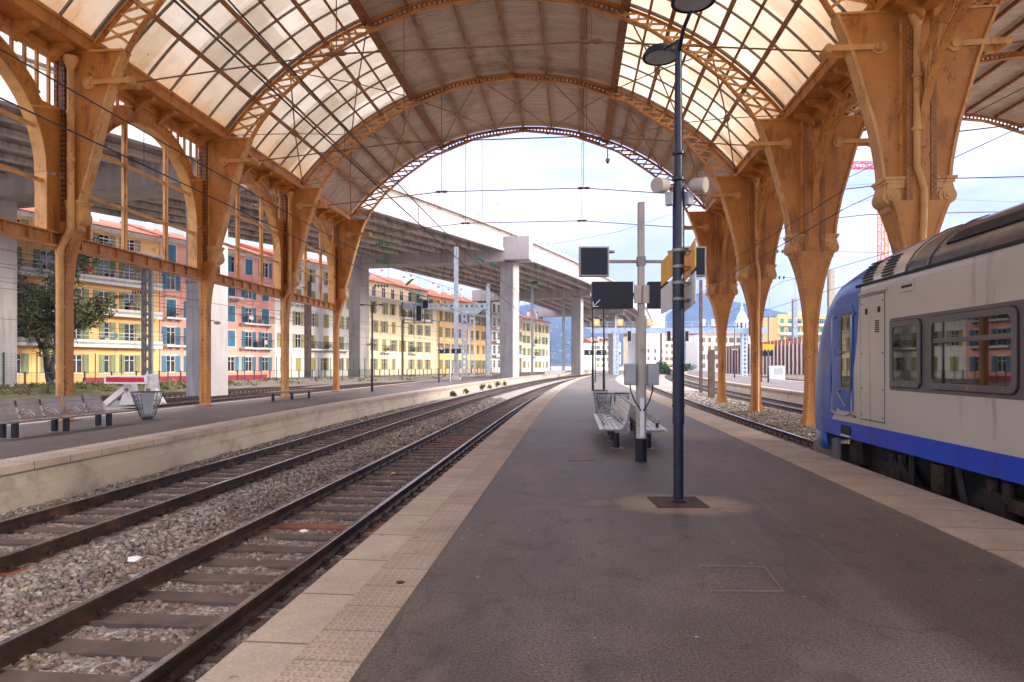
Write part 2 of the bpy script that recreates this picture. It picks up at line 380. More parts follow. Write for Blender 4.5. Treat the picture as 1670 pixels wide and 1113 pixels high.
def mk_gravel(name,c0,c1,c2):
    m,n,l,b=nt(name); v=coords(n,l)
    vo=n.new('ShaderNodeTexVoronoi'); vo.inputs['Scale'].default_value=17; l.new(v,vo.inputs['Vector'])
    sp=n.new('ShaderNodeSeparateColor'); l.new(vo.outputs['Color'],sp.inputs[0])
    c=ramp(n,l,sp.outputs[0],[(0,c0),(.5,c1),(1,c2)])
    big=noise(n,l,v,.35,6,.6)
    c=mixc(n,l,math_(n,l,'MULTIPLY',ramp(n,l,big,[(.45,(0,0,0)),(.65,(1,1,1))]),.4),c,rgba((.2,.12,.075)))
    e=ramp(n,l,vo.outputs['Distance'],[(.25,(1,1,1)),(.62,(0,0,0))])
    l.new(c,b.inputs['Base Color']); b.inputs['Roughness'].default_value=.9
    bump(n,l,b,e,1,.03)
    return m
m_asph=mk_asphalt()
m_tac=mk_tactile('tactile_paving_slab',(.37,.28,.21),'dots'); m_cop=mk_tactile('smooth_coping_slab',(.38,.30,.23),'flat'); m_rib=mk_tactile('ribbed_paving_slab',(.60,.50,.41),'ribs')
m_tac2=mk_tactile('worn_ribbed_slab',(.42,.32,.235),'ribs2')
m_gravel=mk_gravel('ballast_gravel',(.18,.155,.13),(.32,.285,.245),(.52,.465,.40))
m_street=MAT('street_asphalt',(.13,.12,.12),.85,0,.2,.5,20,.3)
m_verge=MAT('dry_grass_verge',(.17,.15,.065),.95,0,.4,.8,8,.6,.06,dirt=(.07,.10,.03),damt=.6,ds=.7)
def mk_stone():
    m,n,l,b=nt('ballast_stone'); g=n.new('ShaderNodeNewGeometry')
    c=ramp(n,l,g.outputs['Random Per Island'],[(0,(.09,.07,.055)),(.25,(.17,.14,.118)),(.5,(.25,.215,.19)),(.75,(.31,.25,.20)),(.92,(.42,.375,.33)),(1,(.24,.145,.08))])
    at=n.new('ShaderNodeAttribute'); at.attribute_name='rust'
    c=mixc(n,l,at.outputs['Fac'],c,mixc(n,l,.68,c,(.15,.07,.036,1)))
    v=coords(n,l); nz=noise(n,l,v,40,4,.6)
    c=mixc(n,l,.5,c,ramp(n,l,nz,[(.3,(.3,.3,.3)),(.7,(.7,.7,.7))]),'OVERLAY')
    l.new(c,b.inputs['Base Color']); b.inputs['Roughness'].default_value=.85; bump(n,l,b,nz,.4,.006)
    return m
m_stone=mk_stone()
# --- ground, beds
G=MB(); R=9000; G.add([(-R,-R,-.86),(R,-R,-.86),(R,R,-.86),(-R,R,-.86)],[(0,1,2,3)])
struct(G.build('ground',m_gravel))
def zb(x,y):            # top of the ballast between and beside the tracks
    z=-.765
    for t,s in ((tA,1),(tB,1),(tC,1),(tD,1)):
        pass
    da,db,dc,dd=abs(x-tA(y)),abs(x-tB(y)),abs(x-tC(y)),abs(x-tD(y))
    d=min(da,db,dc,dd)
    m=(tA(y)+tB(y))/2 if x<0 else (tC(y)+tD(y))/2
    w=.9 if x<0 else 2.0
    k=sst(1-(abs(x-m)-.15*w)/w) if abs(x-m)<1.2*w else 0
    return z+.15*k+.012*math.sin(x*7.3+y*3.1)+.012*math.sin(x*3.7-y*5.3)
def bed(name,fa,fb,y0,y1,nx):
    mb=MB(); Y=ys(y0,y1,.5)
    for y in Y:
        for k in range(nx+1):
            x=lerp(fa(y),fb(y),k/nx); mb.v.append((x,y,zb(x,y)))
    for i in range(len(Y)-1):
        for k in range(nx):
            o=i*(nx+1)+k; mb.f.append((o,o+1,o+nx+2,o+nx+1)); mb.m.append(0)
    return struct(mb.build(name,m_gravel,smooth=True))
bed('ballast_bed',lambda y:LR(y)+.05,lambda y:EL(y)+.1,-4,190,30)
bed('ballast_bed',lambda y:ER(y)-.1,lambda y:RL(y)+.05,-4,190,34)
# --- platforms
CM=m_concp
def platform(fl,fr,y0,y1,ledge):
    mb=MB(); Y=ys(y0,y1); mb.uv=[]
    if ledge: sec=lambda a,b:[(a+.12,-.9),(a+.12,-.42),(a+.16,-.38),(a+.16,0),(b-.13,0),(b-.13,-.40),(b-.02,-.45),(b-.02,-.9)]
    else: sec=lambda a,b:[(a+.08,-.9),(a+.08,-.45),(a+.08,-.3),(a+.08,0),(b-.08,0),(b-.08,-.3),(b-.08,-.45),(b-.08,-.9)]
    for y in Y:
        for x,z in sec(fl(y),fr(y)): mb.v.append((x,y,z)); mb.uv.append((y,x))
    n=8
    for i in range(len(Y)-1):
        for k in range(n):
            k2=(k+1)%n; mb.f.append((i*n+k,i*n+k2,(i+1)*n+k2,(i+1)*n+k)); mb.m.append(0 if k==3 else 1)
    mb.f.append(tuple(range(n))[::-1]); mb.m.append(1); mb.f.append(tuple((len(Y)-1)*n+k for k in range(n))); mb.m.append(1)
    return struct(mb.build('platform',[m_asph,CM]))
platform(EL,ER,-6,128,False); platform(LL,LR,-6,205,True); platform(RL,RR,4,190,True)
platform(lambda y:32.5+cv(y),lambda y:39+cv(y),20,150,True)
def coping(fx,y0,y1,sgn,w,mat,z=.004):  # sgn +1: platform lies to the right of this edge
    sec=[(0,-.13),(0,z-.012),(.012*sgn,z),(w*sgn,z),(w*sgn,-.13)]
    if sgn>0: sec=sec[::-1]
    return struct(sweep(sec,fx,y0,y1).build('platform_edge',mat))
def tact(fx,y0,y1,sgn,w0,w1,mat,z=.008):
    sec=[(w0*sgn,-.05),(w0*sgn,z),(w1*sgn,z),(w1*sgn,-.05)]
    if sgn>0: sec=sec[::-1]
    mb=sweep(sec,fx,y0,y1); return struct(mb.build('tactile_paving',mat))
coping(EL,-6,128,1,.42,m_cop); tact(EL,-6,128,1,.423,.83,m_tac)
coping(ER,-6,128,-1,.55,m_cop); tact(ER,-6,128,-1,.553,1.0,m_tac2)
coping(LR,-6,205,-1,.38,m_cop); tact(LR,-6,205,-1,.383,.75,m_rib)
coping(LL,-6,205,1,.4,m_cop)
coping(RL,4,190,1,.45,m_cop); coping(RR,4,190,-1,.45,m_cop)
# --- verge, street left of the station
def FP(t,off=0): return CW(-34.9+.42*t-.907*off*-1*-1, 63.7+.907*t+.42*off, 0)     # fence line; off>0 = towards the houses
mb=MB()
for k in range(0,41):
    t=-45+k*4
    for off,z in ((-9,-.84),(-5.5,-.45),(-2.2,-.05),(.0,.0),(.6,.0)):
        p=FP(t,off); mb.v.append((p.x,p.y,z))
for k in range(40):
    for j in range(4):
        o=k*5+j; mb.f.append((o,o+1,o+6,o+5)); mb.m.append(0 if k<12 else 1)
struct(mb.build('verge',[m_verge,m_gravel],smooth=True))
mb=MB(); pts=[FP(-60,.4),FP(125,.4),FP(125,160),FP(-60,160)]
mb.add([(p.x,p.y,-.02) for p in pts],[(0,1,2,3)]); struct(mb.build('street',m_street))
# --- tracks
def mk_rail():
    m=MAT('rusty_rail_side',(.040,.023,.017),.5,.3,.3,3,25,.25,.005,dirt=(.12,.055,.026),damt=.35,ds=3); 
    h=MAT('worn_rail_head',(.42,.40,.41),.22,.9,.1,4,40,.03); return m,h
m_rail,m_head=mk_rail()
m_sleep=MAT('tarred_timber',(.095,.066,.052),.8,0,.35,2,30,.5,.01,dirt=(.16,.10,.07),damt=.35,ds=3,kind='pos')
m_sleepr=MAT('rust_red_sleeper',(.21,.062,.032),.8,0,.3,2,30,.4,.01,dirt=(.1,.06,.045),damt=.4,ds=3)
RSEC=[(-.075,-.17),(-.075,-.155),(-.012,-.13),(-.012,-.045),(-.036,-.035),(-.036,-.004),(-.03,0),(.03,0),(.036,-.004),(.036,-.035),(.012,-.045),(.012,-.13),(.075,-.155),(.075,-.17)]
def rail(fx,off,y0,y1,par,top=-.55):
    sec=[(a+off,b+top) for a,b in RSEC]
    mats=[0]*len(RSEC); mats[6]=1; mats[5]=1; mats[7]=1
    mb=sweep(sec,fx,y0,y1,mats); mb.uv=None
    return mb.build('rail',[m_rail,m_head],par)
def sleeper_mesh(mat,detail=True):
    mb=MB(); mb.box((0,0,-.06),(2.5,.25,.12))
    if detail:
        for s in (-1,1):
            x=s*.755
            mb.box((x,0,.006),(.30,.17,.016),mi=1)
            for q in (-1,1): mb.box((x+q*.095,0,.03),(.05,.07,.05),mi=1); mb.cyl((x+q*.105,0,.05),(x+q*.105,0,.085),.018,6,1)
    o=mb.build('sleeper',[mat,m_rail],None,local=True,bevel=.012)
    return o
SLP=[sleeper_mesh(m_sleep),sleeper_mesh(m_sleepr)]
def track(label,fx,y0,y1,group,nmax=95,ss=1,top=-.55,detail=True):
    t=thing('railway_track',label,'railway track',(fx(max(y0,6)),max(y0,6),top-.3),0,group)
    rail(fx,-.755,y0,y1,t,top); rail(fx,.755,y0,y1,t,top)
    rng=random.Random(label); y=y0+.2; far=MB(); k=0; zt=top-.176
    while y<y1:
        dx=(fx(y+.5)-fx(y-.5)); rz=-math.atan(dx)
        if y>3 and k<nmax:
            o=SLP[1 if rng.random()<.09 else 0].copy(); COL.objects.link(o); o.parent=t
            o.location=Vector((fx(y),y+rng.uniform(-.02,.02),zt+rng.uniform(-.006,.004)))-t.location; o.rotation_euler=(0,0,rz+rng.uniform(-.012,.012)); k+=1
        elif y>3: far.box((fx(y),y,zt-.06),(2.5,.25,.12),rz)
        y+=.6*ss
    if far.v: tag(far.build('sleeper',m_sleep,t),kind='stuff')
    return t
track('rusty track running right along the left edge of the near platform',tA,-4,185,'railway tracks')
track('second track over, running below the wall of the far left platform',tB,-4,190,'railway tracks',80)
track('track that the blue and grey train stands on',tC,-4,185,'railway tracks',60)
track('track right of the ochre columns along the right hand platform wall',tD,6,190,'railway tracks',60)
track('siding that ends at the concrete buffer stop',lambda y:-27.4+.06*(y-37)+max(0,y-70)**2/1900,38.6,170,'railway tracks',30)
track('track directly behind the far left platform in front of the buffer stop',lambda y:-22.6+.0*(y-30)+max(0,y-55)**2/1900,5,170,'railway tracks',50)
track('leftmost track at the foot of the weedy verge by the fence',lambda y:-33.0+.14*(y-50)+max(0,y-70)**2/2600,18,160,'railway tracks',30)
track('track behind the right hand platform, nearer of the two',lambda y:25.6+cv(y),20,180,'railway tracks',20)
track('outermost track on the right below the board fence',lambda y:30.0+cv(y),20,180,'railway tracks',20)
for o in SLP: bpy.data.objects.remove(o)
# --- loose ballast stones
def ico():
    p=(1+5**.5)/2; v=np.array([(-1,p,0),(1,p,0),(-1,-p,0),(1,-p,0),(0,-1,p),(0,1,p),(0,-1,-p),(0,1,-p),(p,0,-1),(p,0,1),(-p,0,-1),(-p,0,1)],float); v/=np.linalg.norm(v[0])
    f=np.array([(0,11,5),(0,5,1),(0,1,7),(0,7,10),(0,10,11),(1,5,9),(5,11,4),(11,10,2),(10,7,6),(7,1,8),(3,9,4),(3,4,2),(3,2,6),(3,6,8),(3,8,9),(4,9,5),(2,4,11),(6,2,10),(8,6,7),(9,8,1)]); return v,f
def stones(name,pts,smin,smax,seed,rust):
    rg=np.random.default_rng(seed); V=np.array([(x,y,z) for z in (-1,1) for y in (-1,1) for x in (-1,1)],float)*.72; F=np.array([(0,2,3),(0,3,1),(4,5,7),(4,7,6),(0,1,5),(0,5,4),(2,6,7),(2,7,3),(0,4,6),(0,6,2),(1,3,7),(1,7,5)]); n=len(pts)
    v=V[None]*rg.normal(1,.12,(n,8,1))+rg.normal(0,.24,(n,8,3))
    sc=rg.uniform(smin,smax,(n,1,1))*rg.uniform(.55,1.2,(n,1,3)); v=v*sc
    q=rg.normal(size=(n,4)); q/=np.linalg.norm(q,axis=1,keepdims=True); w,x,y,z=q.T
    Rm=np.stack([np.stack([1-2*(y*y+z*z),2*(x*y-z*w),2*(x*z+y*w)],1),np.stack([2*(x*y+z*w),1-2*(x*x+z*z),2*(y*z-x*w)],1),np.stack([2*(x*z-y*w),2*(y*z+x*w),1-2*(x*x+y*y)],1)],1)
    v=np.einsum('nij,nkj->nki',Rm,v); v[:,:,2]*=.8; v+=np.array(pts)[:,None,:]
    f=(F[None]+np.arange(n)[:,None,None]*8).reshape(-1)
    me=bpy.data.meshes.new(name); me.vertices.add(n*8); me.vertices.foreach_set('co',v.astype(np.float32).ravel())
    me.loops.add(n*36); me.loops.foreach_set('vertex_index',f.astype(np.int32)); me.polygons.add(n*12)
    me.polygons.foreach_set('loop_start',np.arange(0,n*36,3,dtype=np.int32)); me.polygons.foreach_set('loop_total',np.full(n*12,3,dtype=np.int32))
    me.update(calc_edges=True); a=me.attributes.new('rust','FLOAT','POINT'); a.data.foreach_set('value',np.repeat(np.array(rust,np.float32),8))
    me.materials.append(m_stone); o=bpy.data.objects.new(name,me); COL.objects.link(o); return tag(o,kind='stuff')
def scatter(fa,fb,y0,y1,dens,rg,P,RU,tracks):
    n=int((y1-y0)*(fb(y0)-fa(y0))*dens)
    for _ in range(n):
        y=rg.uniform(y0,y1); x=rg.uniform(fa(y),fb(y)); r=0
        skip=False; inn=0
        for t in tracks:
            d=x-t(y); ad=abs(abs(d)-.755)
            if ad<.075: skip=True
            if abs(d)<1.15: r=max(r,.85 if rg.random()<.7 else .3)
            elif abs(d)<1.5: r=max(r,.5)
            if abs(d)<1.2: inn=.028
            if abs(d)<1.2:       # keep most stones off the sleepers
                ph=((y-(-4+.2))%.6)
                if min(ph,.6-ph)<.135 and rg.random()<.93: skip=True
        if skip: continue
        P.append((x,y,zb(x,y)-inn+rg.uniform(-.005,.03))); RU.append(r*rg.uniform(.6,1))
rg=random.Random(3); P=[];RU=[]
for y0,y1,d in ((2.5,7,760),(7,11,620),(11,17,300),(17,28,130),(28,45,50)):
    scatter(lambda y:LR(y)+.16,lambda y:EL(y)+.05,y0,y1,d,rg,P,RU,(tA,tB))
stones('ballast_stones',P,.021,.044,5,RU)
P=[];RU=[]
for y0,y1,d in ((10,20,170),(20,34,110),(34,60,28)):
    scatter(lambda y:ER(y)+.02,lambda y:RL(y)-.02,y0,y1,d,rg,P,RU,(tC,tD))
stones('ballast_stones',P,.026,.05,6,RU)
# ---------------------------------------------------------------- train shed
XL,XR=-15.45,9.05; XC=-3.2; RR_=14.45; ZC=2.33; AM=math.asin(11.3/RR_)
YC=[-4.3,3.2,10.7,18.2,25.7,33.2,40.7]
def mk_corr():
    m,n,l,b=nt('brown_corrugated_sheet'); v=coords(n,l)
    c=ramp(n,l,noise(n,l,coords(n,l,(.25,2.2,.25)),1.6,6,.65),[(.25,(.46,.33,.225)),(.5,(.62,.47,.345)),(.75,(.77,.62,.48))])
    c=mixc(n,l,math_(n,l,'MULTIPLY',ramp(n,l,noise(n,l,v,.5,6,.7),[(.52,(0,0,0)),(.68,(1,1,1))]),.45),c,(.10,.05,.03,1))
    wv=n.new('ShaderNodeTexWave'); wv.bands_direction='Y'; wv.inputs['Scale'].default_value=2.1; wv.inputs['Distortion'].default_value=0; l.new(v,wv.inputs['Vector'])
    c=mixc(n,l,.55,c,ramp(n,l,wv.outputs['Fac'],[(0,(.32,.32,.32)),(1,(.64,.64,.64))]),'OVERLAY')
    l.new(c,b.inputs['Base Color']); b.inputs['Roughness'].default_value=.6; bump(n,l,b,wv.outputs['Fac'],.9,.03); return m
def mk_trans():
    m=bpy.data.materials.new('translucent_sheet'); m.use_nodes=True; n=m.node_tree.nodes; l=m.node_tree.links; n.clear()
    out=n.new('ShaderNodeOutputMaterial'); v=coords(n,l)
    big=noise(n,l,v,.45,6,.6,.3)
    c=ramp(n,l,big,[(.3,(.62,.565,.48)),(.7,(.73,.685,.61))])
    st=noise(n,l,coords(n,l,(.5,5,.5)),1.3,6,.65)
    g=n.new('ShaderNodeNewGeometry'); sp=n.new('ShaderNodeSeparateXYZ'); l.new(g.outputs['Position'],sp.inputs[0])
    # rust-stained grime that has run down and collected above the gutters
    low=n.new('ShaderNodeMapRange'); low.inputs[1].default_value=13.2; low.inputs[2].default_value=11.1; low.inputs[3].default_value=0; low.inputs[4].default_value=.9; l.new(sp.outputs['Z'],low.inputs[0])
    lf=math_(n,l,'MULTIPLY',low.outputs[0],ramp(n,l,noise(n,l,v,.9,6,.65),[(.30,(.2,.2,.2)),(.66,(1,1,1))]))
    c=mixc(n,l,lf,c,(.60,.40,.20,1))
    sf=ramp(n,l,st,[(.55,(0,0,0)),(.75,(1,1,1))]); c=mixc(n,l,math_(n,l,'MULTIPLY',sf,.3),c,(.40,.29,.17,1))
    vo=n.new('ShaderNodeTexVoronoi'); vo.inputs['Scale'].default_value=.9; l.new(v,vo.inputs['Vector'])
    c=mixc(n,l,math_(n,l,'MULTIPLY',ramp(n,l,vo.outputs['Distance'],[(.03,(1,1,1)),(.06,(0,0,0))]),.5),c,(.16,.11,.07,1))
    # sheets replaced at different times: a slightly different tone for each
    cx_=n.new('ShaderNodeCombineXYZ'); l.new(math_(n,l,'FLOOR',math_(n,l,'MULTIPLY',math_(n,l,'SUBTRACT',sp.outputs['Y'],3.25),1/1.233)),cx_.inputs[0]); l.new(math_(n,l,'FLOOR',math_(n,l,'MULTIPLY',sp.outputs['Z'],.62)),cx_.inputs[1]); l.new(math_(n,l,'SIGN',math_(n,l,'ADD',sp.outputs['X'],3.2)),cx_.inputs[2])
    wn=n.new('ShaderNodeTexWhiteNoise'); l.new(cx_.outputs[0],wn.inputs['Vector'])
    c=mixc(n,l,1.0,c,ramp(n,l,wn.outputs['Value'],[(0,(.80,.77,.72)),(.25,(.92,.91,.88)),(1,(1,1,1))]),'MULTIPLY')
    tr=n.new('ShaderNodeBsdfTranslucent'); df=n.new('ShaderNodeBsdfDiffuse'); l.new(c,tr.inputs[0]); l.new(c,df.inputs[0])
    mx=n.new('ShaderNodeMixShader'); mx.inputs[0].default_value=.14; l.new(tr.outputs[0],mx.inputs[1]); l.new(df.outputs[0],mx.inputs[2]); l.new(mx.outputs[0],out.inputs[0]); return m
m_corr=mk_corr(); m_trans=mk_trans()
INTX=[0,3,5.85,7.85,8.95,9.83,10.15]; INTZ=[16.53,16.15,15.07,13.7,12.77,11.72,11.15]
def extp(a,r=RR_,c=XC): return (c+r*math.sin(a),ZC+r*math.cos(a))
def intp(a,c=XC):
    s=abs(math.sin(a)/math.sin(AM)); x=10.15*s; z=interp(x,INTX,INTZ); return (c+math.copysign(x,a),z)
def hole_plate(mb,q,y,th=.012,mi=0):      # q: 4 corners in (x,z); a plate cell with a round hole
    c=(sum(p[0] for p in q)/4,sum(p[1] for p in q)/4); h=min(math.dist(q[0],q[3]),math.dist(q[0],q[1]))*.31
    bd=[]
    for i in range(4):
        a,b=q[i],q[(i+1)%4]; bd.append(a); bd.append(((a[0]+b[0])/2,(a[1]+b[1])/2))
    a0=math.atan2(q[0][1]-c[1],q[0][0]-c[0]); sg=1 if ((q[1][0]-q[0][0])*(q[2][1]-q[1][1])-(q[1][1]-q[0][1])*(q[2][0]-q[1][0]))>0 else -1
    ho=[(c[0]+h*math.cos(a0+sg*k*math.pi/4),c[1]+h*math.sin(a0+sg*k*math.pi/4)) for k in range(8)]
    for yy in (y-th,y+th):
        vs=[(p[0],yy,p[1]) for p in bd+ho]; mb.add(vs,[(k,(k+1)%8,8+(k+1)%8,8+k) for k in range(8)],mi)
    vs=[(p[0],y-th,p[1]) for p in ho]+[(p[0],y+th,p[1]) for p in ho]; mb.add(vs,[(k,(k+1)%8,8+(k+1)%8,8+k) for k in range(8)],mi)
def rib(Y,par,c=XC,a0=-AM,a1=AM,end=False):
    ch=MB(); n=64; A=[lerp(a0,a1,k/n) for k in range(n+1)]
    ex=[extp(a,c=c) for a in A]; it=[intp(a,c) for a in A]
    def off(P,q,d): 
        out=[]
        for p,o in zip(P,q):
            v=Vector((o[0]-p[0],o[1]-p[1])); v.normalize(); out.append((p[0]+v.x*d,p[1]+v.y*d))
        return out
    w=.10 if not end else .13
    ch.strip(ex,off(ex,it,.055),Y-w,Y+w); ch.strip(off(it,ex,.055),it,Y-w,Y+w)
    for P,q in ((off(ex,it,.055),it),(off(it,ex,.055),ex)):
        ch.strip(P,off(P,q,.07),Y-.03,Y+.03)
    if end:
        for k in range(0,n+1): ch.rivet((it[k][0],Y-.08,it[k][1]),(0,0,-1),.03); ch.rivet((it[k][0],Y+.08,it[k][1]),(0,0,-1),.03)
        for a in (-.24,-.12,0,.12,.24): q_=intp(a,c); ch.ball((q_[0],Y-.08,q_[1]-.05),.07,8,5)
    o=ch.build('rib',[m_iron],par)
    web=MB(); asplit=rad(21.3)
    N=48; B=[lerp(-asplit,asplit,k/N) for k in range(N+1) if a0-1e-6<=lerp(-asplit,asplit,k/N)<=a1+1e-6]
    for k in range(len(B)-1):
        e0,e1,i0,i1=extp(B[k],c=c),extp(B[k+1],c=c),intp(B[k],c),intp(B[k+1],c)
        hole_plate(web,[e0,e1,i1,i0],Y)
    if B: web.build('holed_web',[m_rust],o)
    lat=MB(); M=13
    for sg in (-1,1):
        L=[sg*lerp(asplit,AM-.012,(k/M)**1.0) for k in range(M+1)]
        for k in range(M):
            if not (a0-1e-6<=L[k]<=a1+1e-6 and a0-1e-6<=L[k+1]<=a1+1e-6): continue
            e0,e1,i0,i1=[Vector((p[0],Y,p[1])) for p in (extp(L[k],c=c),extp(L[k+1],c=c),intp(L[k],c),intp(L[k+1],c))]
            lat.bar(e0+Vector((0,-.02,0)),i1+Vector((0,-.02,0)),.085,.025,(0,1,0)); lat.bar(i0+Vector((0,.02,0)),e1+Vector((0,.02,0)),.085,.025,(0,1,0))
            m0=(e0+i1+i0+e1)/4; lat.box((m0.x,Y,m0.z),(.11,.085,.11),0)
    lat.build('lattice',[m_iron_l],o)
    return o
AB=rad(21.3)
def arcsheet(a0,a1,r0,r1,y0,y1,c=XC,n=20):
    mb=MB(); P=[extp(lerp(a0,a1,k/n),r1,c) for k in range(n+1)]; Q=[extp(lerp(a0,a1,k/n),r0,c) for k in range(n+1)]
    return mb.strip(P,Q,y0,y1)
THICK=[rad(k) for k in (43.9,36.4,28.8)]; THIN=[rad(k) for k in (40.1,32.6,25.1)]
def nave_roof():
    t=thing('station_roof','high arched iron train shed roof of cream translucent sheets and a brown corrugated crown','roof',(XC,14.5,11))
    y0,y1=YC[0],YC[-1]
    for k in range(len(YC)): rib(YC[k],t,end=(k==len(YC)-1))
    r0,r1=RR_+.20,RR_+.225
    arcsheet(-AB,AB,r0,r1+.02,y0-.3,YC[-2],n=24).build('corrugated_roof',m_corr,t)
    arcsheet(-AM-.012,AM+.012,r0,r1+.02,YC[-2]+.012,y1+.35,n=60).build('corrugated_roof',m_corr,t)
    for k in range(len(YC)-2):
        for sg in (-1,1):
            a,b=sorted((sg*AB*1.004,sg*(AM+.014))); p=arcsheet(a,b,r0,r0+.012,YC[k]+.01,YC[k+1]-.01,n=16).build('translucent_sheet',m_trans,t)
            gb=MB()
            for j in range(7):
                y=lerp(YC[k]+.05,YC[k+1]-.05,j/6); A=[lerp(a,b,q/16) for q in range(17)]
                gb.strip([extp(q,RR_+.197) for q in A],[extp(q,RR_+.125) for q in A],y-.028,y+.028)
            gb.build('glazing_bar',m_bars,p)
    # purlins
    def purlin(a,w,h,mat):
        p=extp(a,RR_+.125-h/2+.0); mb=MB(); d=Vector((math.sin(a),0,math.cos(a)))
        mb.bar((p[0],y0-.2,p[1]),(p[0],y1+.2,p[1]),w,h,d); mb.bar((p[0]-d.x*h/2,y0-.2,p[1]-d.z*h/2),(p[0]-d.x*h/2,y1+.2,p[1]-d.z*h/2),w*1.9,.02,d)
        return mb.build('purlin',mat,t)
    for sg in (-1,1):
        for a in THICK: purlin(sg*a,.09,.20,m_purl)
        for a in THIN: purlin(sg*a,.055,.12,m_purl)
        purlin(sg*AB,.2,.26,m_rust); purlin(sg*rad(14.2),.08,.18,m_purl); purlin(sg*rad(7.1),.055,.13,m_purl)
    purlin(0,.08,.18,m_purl)
    # diagonal wind braces
    def brace(am,aa,ab,k):
        mb=MB(); ya,yb=YC[k]+.05,YC[k+1]-.05; ym=(ya+yb)/2; R=RR_-.06
        c=extp(am,R); pm=Vector((c[0],ym,c[1]))
        for a in (aa,ab):
            for y in (ya,yb):
                q=extp(a,R); mb.bar(pm,(q[0],y,q[1]),.055,.03,(0,0,1))
        mb.box(pm,(.3,.3,.03),0,ry=am); return mb.build('wind_brace',m_purl,t)
    for sg in (-1,1):
        for k in (len(YC)-3,len(YC)-2):
            brace(sg*THICK[0],sg*AM*.995,sg*THICK[1],k); brace(sg*THICK[2],sg*THICK[1],sg*AB,k)
        brace(sg*rad(14.2),sg*AB,sg*rad(7.1),len(YC)-2)
    brace(0,-rad(7.1),rad(7.1),len(YC)-2)
    # tie rods
    for Y in YC[2:]:
        mb=MB(); xs=[-10.05,-3.7,3.7,10.05]; zs=[10.2,10.78,10.78,10.2]
        mb.tube([(XC+a,Y,b) for a,b in zip(xs,zs)],.024,6)
        for s in (-1,1): mb.tube([(XC+s*3.7+q,Y,10.78) for q in (-.32,-.26,-.14,0,.14,.26,.32)],[.03,.06,.075,.04,.075,.06,.03],8)
        o=mb.build('tie_rod',m_rod,t); h=MB()
        for s in (-1,1): h.cyl((XC+s*3.7,Y,10.8),(XC+s*3.7,Y,interp(3.7,INTX,INTZ)),.016,5)
        h.build('hanger',m_rod,o)
    # gutters with corbels
    for X,l,r in ((XL,-.5,.98),(XR,-.98,.98)):
        mb=MB(); mb.bx(X+l,X+r,y0,y1,11.12,11.2); 
        if l<-.6: mb.bx(X+l,X+l+.1,y0,y1,11.2,11.55)
        mb.bx(X+r-.1,X+r,y0,y1,11.2,11.55); mb.bx(X+r-.02,X+r+.05,y0,y1,11.46,11.58)
        if l<-.6: mb.bx(X+l-.05,X+l+.02,y0,y1,11.46,11.58)
        else: mb.bx(X+l,X+l+.1,y0,y1,11.2,11.55)
        mb.bx(X-.13,X+.13,y0,y1,10.9,11.12); mb.bx(X-.2,X+.2,y0,y1,10.86,10.9)
        g=mb.build('gutter',m_iron,t)
        cb=MB()
        y=y0+.6
        while y<y1-.3:
            for s in (1,-1):
                if s<0 and l>-.6: continue
                cb.prism([(X+s*.13,11.115),(X+s*.8,11.115),(X+s*.78,11.0),(X+s*.5,10.93),(X+s*.3,10.8),(X+s*.13,10.62)],y-.11,y+.11)
            y+=1.25
        cb.build('corbel',m_iron,g)
    return t
nave_roof()
def side_roof():
    c=XR+12.25; t=thing('side_nave_roof','dark corrugated roof of the next nave above the train at the top right','roof',(c,14.5,11))
    for Y in YC[2:]: rib(Y,t,c,-AM,AM,Y==YC[-1])
    arcsheet(-AM-.012,AM+.012,RR_+.2,RR_+.24,YC[1],YC[-1]+.35,c,60).build('corrugated_roof',m_corr,t)
    for d in (-44,-36,-28,-21,-14,-7,0,7,14):
        a=rad(d); p=extp(a,RR_+.04,c); MB().bar((p[0],YC[1],p[1]),(p[0],YC[-1]+.2,p[1]),.1,.17,(math.sin(a),0,math.cos(a))).build('purlin',m_rust,t)
    for Y in YC[3:]:
        mb=MB(); mb.tube([(c+a,Y,b) for a,b in ((-10.05,10.2),(-3.7,10.78),(3.7,10.78),(10.05,10.2))],.024,6); o=mb.build('tie_rod',m_rod,t)
side_roof()
# --- iron columns
BR0=[(6.62,.84),(7.0,.87),(7.5,.95),(8.1,1.07),(8.75,1.26),(9.3,1.41),(9.8,1.55),(10.3,1.71),(10.7,1.86),(11.1,2.02)]
SHR=[(-.8,.29,.28),(-.62,.28,.27),(-.3,.235,.225),(.2,.20,.19),(.9,.175,.17),(1.8,.175,.17),(2.6,.19,.18),(3.4,.225,.205),(3.9,.265,.23),(4.4,.325,.26),(4.9,.41,.31),(5.3,.50,.35),(5.65,.60,.39),(5.85,.665,.41),(6.02,.74,.42)]
SHL=[(-.8,.21,.19),(-.02,.20,.18),(.12,.18,.15),(3.9,.18,.15),(4.4,.20,.16),(4.9,.26,.17),(5.25,.34,.18),(5.65,.45,.19),(6.02,.54,.20)]
BRL=[(6.62,.62),(7.0,.74),(7.5,.90),(8.1,1.06),(8.75,1.22),(9.3,1.37),(9.8,1.52),(10.3,1.68),(10.7,1.84),(11.1,2.02)]
